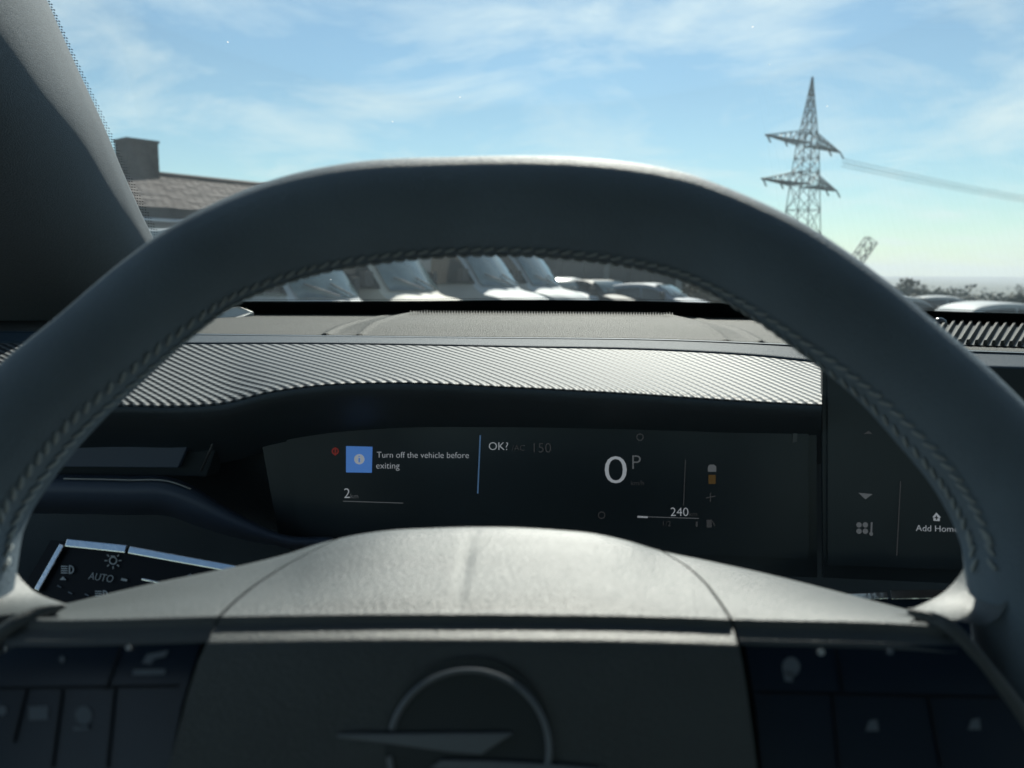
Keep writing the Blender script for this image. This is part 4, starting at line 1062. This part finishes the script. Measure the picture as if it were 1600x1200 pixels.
# hub: airbag cover, spokes
otl = curve([(20, 962), (60, 953), (100, 944), (175, 926), (250, 909), (330, 893), (400, 878), (450, 865), (500, 849), (550, 837), (600, 829.5), (680, 825), (740, 823.5), (800, 824), (870, 828), (930, 834), (980, 845), (1030, 860), (1100, 875), (1200, 897), (1300, 922), (1350, 935), (1420, 953), (1480, 968)])
lit = curve([(20, 968), (100, 968), (340, 962), (600, 958), (800, 958), (1050, 962), (1150, 966), (1420, 974), (1480, 978)])
def taplike(v): return v
sL = hermite([0, 0.12, 0.35, 0.65, 1.0], [530, 470, 415, 376, 346]); sR = hermite([0, 0.12, 0.35, 0.65, 1.0], [1032, 1062, 1094, 1118, 1139])
wtop = hermite([0, 0.06, 0.2, 0.5, 0.8, 1.0], [-0.034, -0.026, -0.016, -0.001, 0.011, 0.0165])
def toprow(t, xl, xr, n, dw=0.0):
    r_ = []
    for j in range(n):
        xx = xl + (xr-xl)*j/(n-1); yy = otl(xx) + (lit(xx)-otl(xx))*t
        dip = 0.0
        streak_x = 738 - 25*t
        g_ = math.exp(-((xx-streak_x)/11)**2)*max(0, 1-abs(t-0.42)/0.62)  # soft shadow streak imitated by a shallow groove in the cover shape
        r_.append(W(xx, yy, wtop(t) + dw - 0.0009*g_))
    return r_
NCa = 150
def backrows(xl, xr, n, dw=0.0):
    """surface rolling over behind the top edge"""
    res = []
    for (o_, wv_) in ((34, -0.062), (20, -0.052), (9, -0.043), (2.5, -0.038)):
        res.append([W(xl + (xr-xl)*j/(n-1), otl(xl + (xr-xl)*j/(n-1)) + o_, wv_ + dw) for j in range(n)])
    return res
rows = backrows(530, 1032, NCa)
for t in np.linspace(0, 1, 26): rows.append(toprow(t, sL(t), sR(t), NCa))
def facerow(dyv, off, xl, xr, n): return [W(xl + (xr-xl)*j/(n-1), lit(xl + (xr-xl)*j/(n-1)) + dyv, off) for j in range(n)]
for (dyv, off, xl, xr) in ((2, 0.0170, 344, 1140), (4, 0.0171, 343, 1141), (10, 0.0170, 340, 1143), (15, 0.0170, 338, 1144), (17, 0.0172, 337, 1145), (30, 0.0194, 331, 1149), (39, 0.0210, 326, 1151), (42, 0.0214, 324, 1153), (46, 0.0216, 321, 1155), (70, 0.0224, 310, 1160), (120, 0.0234, 294, 1168), (180, 0.024, 278, 1176), (240, 0.024, 262, 1184), (330, 0.0235, 245, 1195), (430, 0.022, 240, 1200)):
    rows.append(facerow(dyv, off, xl, xr, NCa))
ab = sheet('airbag_cover', rows, M_pad, sw)
for sgn in (0, 1):
    n = 70
    def lim(t):
        return (max(20, 100 - 90*t), sL(t) - 5) if sgn == 0 else (sR(t) + 5, min(1480, 1420 + 60*t))
    a, b = lim(0); rows = backrows(a, b, n, -0.001)
    for t in np.linspace(0, 1, 22):
        a, b = lim(t); rows.append(toprow(t, a, b, n, -0.0012))
    a, b = lim(1.0)
    for (dyv, off) in ((2, 0.0157), (5, 0.0158), (10, 0.0157), (15, 0.0158), (18, 0.0160), (30, 0.0178), (38, 0.0184), (42, 0.0186)):
        a2 = a - 0.3*dyv if sgn == 0 else a + 0.3*dyv; b2 = b - 0.35*dyv if sgn == 0 else b + 0.35*dyv
        rows.append(facerow(dyv, off, a2, b2, n))
    sheet('spoke', rows, M_pad, sw)
# dark column body behind the seams
rows = []
for (dyv, off) in ((5, -0.07), (18, -0.052), (60, -0.02), (110, 0.002), (150, 0.010), (260, 0.012), (460, 0.012)):
    rows.append([W(x, otl(x) + dyv if dyv < 100 else 830 + dyv + 20, off - 0.004) for x in np.linspace(60, 1460, 60)])
sheet('hub_core', rows, M_gap, sw)
# button panels
for sgn in (0, 1):
    rows = []
    for yy in np.linspace(0, 1, 14):
        if sgn == 0:
            yv = 1003 + 420*yy; a = np.interp(yv, [1003, 1030, 1060, 1420], [40, -20, -60, -150]); b = np.interp(yv, [1003, 1100, 1200, 1420], [314, 284, 264, 232])
        else:
            yv = 1008 + 420*yy; a = np.interp(yv, [1008, 1100, 1200, 1420], [1164, 1180, 1190, 1208]); b = np.interp(yv, [1003, 1040, 1120, 1420], [1500, 1540, 1600, 1800])
        rows.append([W(a + (b-a)*j/15, yv, 0.0192 - 0.001*(yy < 0.001)) for j in range(16)])
    sheet('button_panel', rows, M_piano, sw)
class WP(Panel):
    def __init__(s): s.o = WC + wn*0.0197; s.u = wu; s.v = wv; s.n = wn
    def poly(s, name, pts, m, par, th=0.0001, off=0.0): return Panel.poly(s, name, pts, m, par, 0.0001, -0.0003)
wp = WP()
wp.poly('button_mark', [(92, 1030), (97, 1024), (102, 1030), (97, 1037)], M_dim, sw)
wp.disc('button_light', 200, 1012, 4, M_icon, sw)
wp.poly('button_mark', [(222, 1036), (230, 1022), (252, 1018), (264, 1016), (258, 1026), (240, 1030), (236, 1038)], M_dim, sw)
wp.poly('button_mark', [(208, 1046), (258, 1045), (258, 1054), (207, 1055)], M_dim, sw)
wp.poly('button_mark', [(46, 1104), (76, 1103), (75, 1124), (45, 1125)], M_dim, sw)
wp.disc('button_mark', 131, 1118, 13, M_dim, sw, ky=1.15); wp.line('button_mark', (116, 1138), (138, 1137), 4, M_dim, sw)
wp.disc('button_mark', 3, 1110, 8, M_dim, sw)
wp.disc('button_mark', 1236, 1042, 14, M_dim, sw, ky=1.1); wp.poly('button_mark', [(1222, 1046), (1240, 1050), (1238, 1066), (1226, 1064)], M_dim, sw)
wp.disc('button_light', 1283, 1019, 5.5, M_icon, sw); wp.disc('button_mark', 1391, 1018, 5, M_dim, sw)
wp.poly('button_mark', [(1352, 1142), (1358, 1126), (1370, 1124), (1373, 1142)], M_dim, sw); wp.poly('button_mark', [(1512, 1140), (1518, 1124), (1530, 1122), (1532, 1140)], M_dim, sw)
for (x0_, y0_, x1_, y1_) in ((190, 1008, 166, 1078), (42, 1078, 22, 1160), (-30, 1076, 278, 1072), (98, 1078, 82, 1200), (180, 1076, 168, 1200), (1306, 1014, 1316, 1080), (1186, 1082, 1560, 1090), (1300, 1086, 1310, 1200), (1450, 1090, 1470, 1200)):
    wp.line('button_split', (x0_, y0_), (x1_, y1_), 3, M_black, sw, -0.0002)
# rim to spoke webs and trim blades
def web(curv, base, w0, w1):
    a = crom([W(x, y, w0) for x, y in curv], 20); b = crom([W(x, y, w1) for x, y in base], 20)
    rows = []
    for q in np.linspace(0, 1, 10):
        bulge = 0.003*math.sin(math.pi*q)
        rows.append([a[i].lerp(b[i], q) + wn*bulge for i in range(20)])
    return sheet('spoke_web', rows, M_pad, sw)
web([(14, 868), (22, 888), (36, 908), (60, 928), (104, 944)], [(-60, 900), (-60, 950), (-20, 962), (40, 957), (104, 949)], -0.014, 0.010)
web([(1511, 874), (1503, 893), (1486, 915), (1462, 934), (1418, 954)], [(1580, 905), (1570, 950), (1540, 975), (1490, 968), (1418, 958)], -0.014, 0.010)
def blade(pts, rads, m):
    c = crom([W(x, y, o_) for x, y, o_ in pts], 30); r_ = list(np.interp(np.linspace(0, 1, 30), np.linspace(0, 1, len(rads)), rads))
    return tube('spoke_blade', c, r_, m, sw, sides=12, flat=0.5, ref=wn)
blade([(103, 947, 0.012), (60, 956, 0.014), (20, 976, 0.017), (-30, 1020, 0.019), (-90, 1110, 0.019)], [0.0005, 0.0016, 0.0021, 0.0022, 0.0022], M_pad)
blade([(1418, 955, 0.012), (1455, 966, 0.014), (1490, 985, 0.017), (1540, 1040, 0.019), (1600, 1120, 0.019), (1680, 1250, 0.019)], [0.0008, 0.0019, 0.0022, 0.0018, 0.0022, 0.0022], M_pad)
# emblem
em = mesh('emblem', [W(733, 1166, 0.0246) + (wu*math.cos(2*math.pi*k/40) + wv*math.sin(2*math.pi*k/40))*0.0215 for k in range(40)], [tuple(range(40))], mat('emblem_disc', (0.035, 0.045, 0.05), 0.43), sw, False)
class EP(Panel):
    def __init__(s): s.o = WC + wn*0.0249; s.u = wu; s.v = wv; s.n = wn
ep = EP()
def arc(a0, a1):
    V, Fc = [], []; n = 48; c = (733, 1172)
    for i in range(n+1):
        a = R(a0 + (a1-a0)*i/n)
        for (rr_, h) in ((120, 0), (122, 0.0012), (128, 0.0012), (130, 0)):
            V.append(ep.at(c[0] + rr_*math.cos(a), c[1] - rr_*math.sin(a)) + wn*h)
    for i in range(n):
        for k in range(3): Fc.append((4*i+k, 4*i+k+1, 4*i+4+k+1, 4*i+4+k))
    o = mesh('emblem_ring', V, Fc, M_emblem, em); fix_normals(o, CAM); return o
arc(-40, 164.5); arc(184, 320 - 0.01) if False else arc(184, 312)
def boltp(pts):
    q = [ep.at(x, y, 0.0002) for x, y in pts]; return prism('emblem_bolt', q, wn, 0.0014, M_emblem, em, 0.0004)
boltp([(527, 1146), (660, 1145), (803, 1144), (752, 1178), (700, 1174), (600, 1160), (527, 1151)])
boltp([(672, 1200), (690, 1186), (760, 1187), (860, 1193), (940, 1200), (938, 1206), (800, 1206)])

# ------------------------------------------------------------------ haze over the lot and the country beyond
hz = mat('haze_air', (1, 1, 1)); t_ = hz.node_tree; t_.nodes.remove(t_.nodes['Principled BSDF'])
pv = t_.nodes.new('ShaderNodeVolumePrincipled'); pv.inputs['Density'].default_value = 0.00022; pv.inputs['Color'].default_value = (0.86, 0.93, 1.0, 1); pv.inputs['Anisotropy'].default_value = 0.2
t_.links.new(pv.outputs[0], t_.nodes['Material Output'].inputs['Volume'])
hb_ = boxm('haze', (-7100, -310, -60), (7100, 7100, 75), hz, None); hb_['kind'] = 'stuff'; hb_['label'] = 'thin pale haze lying over the open country'
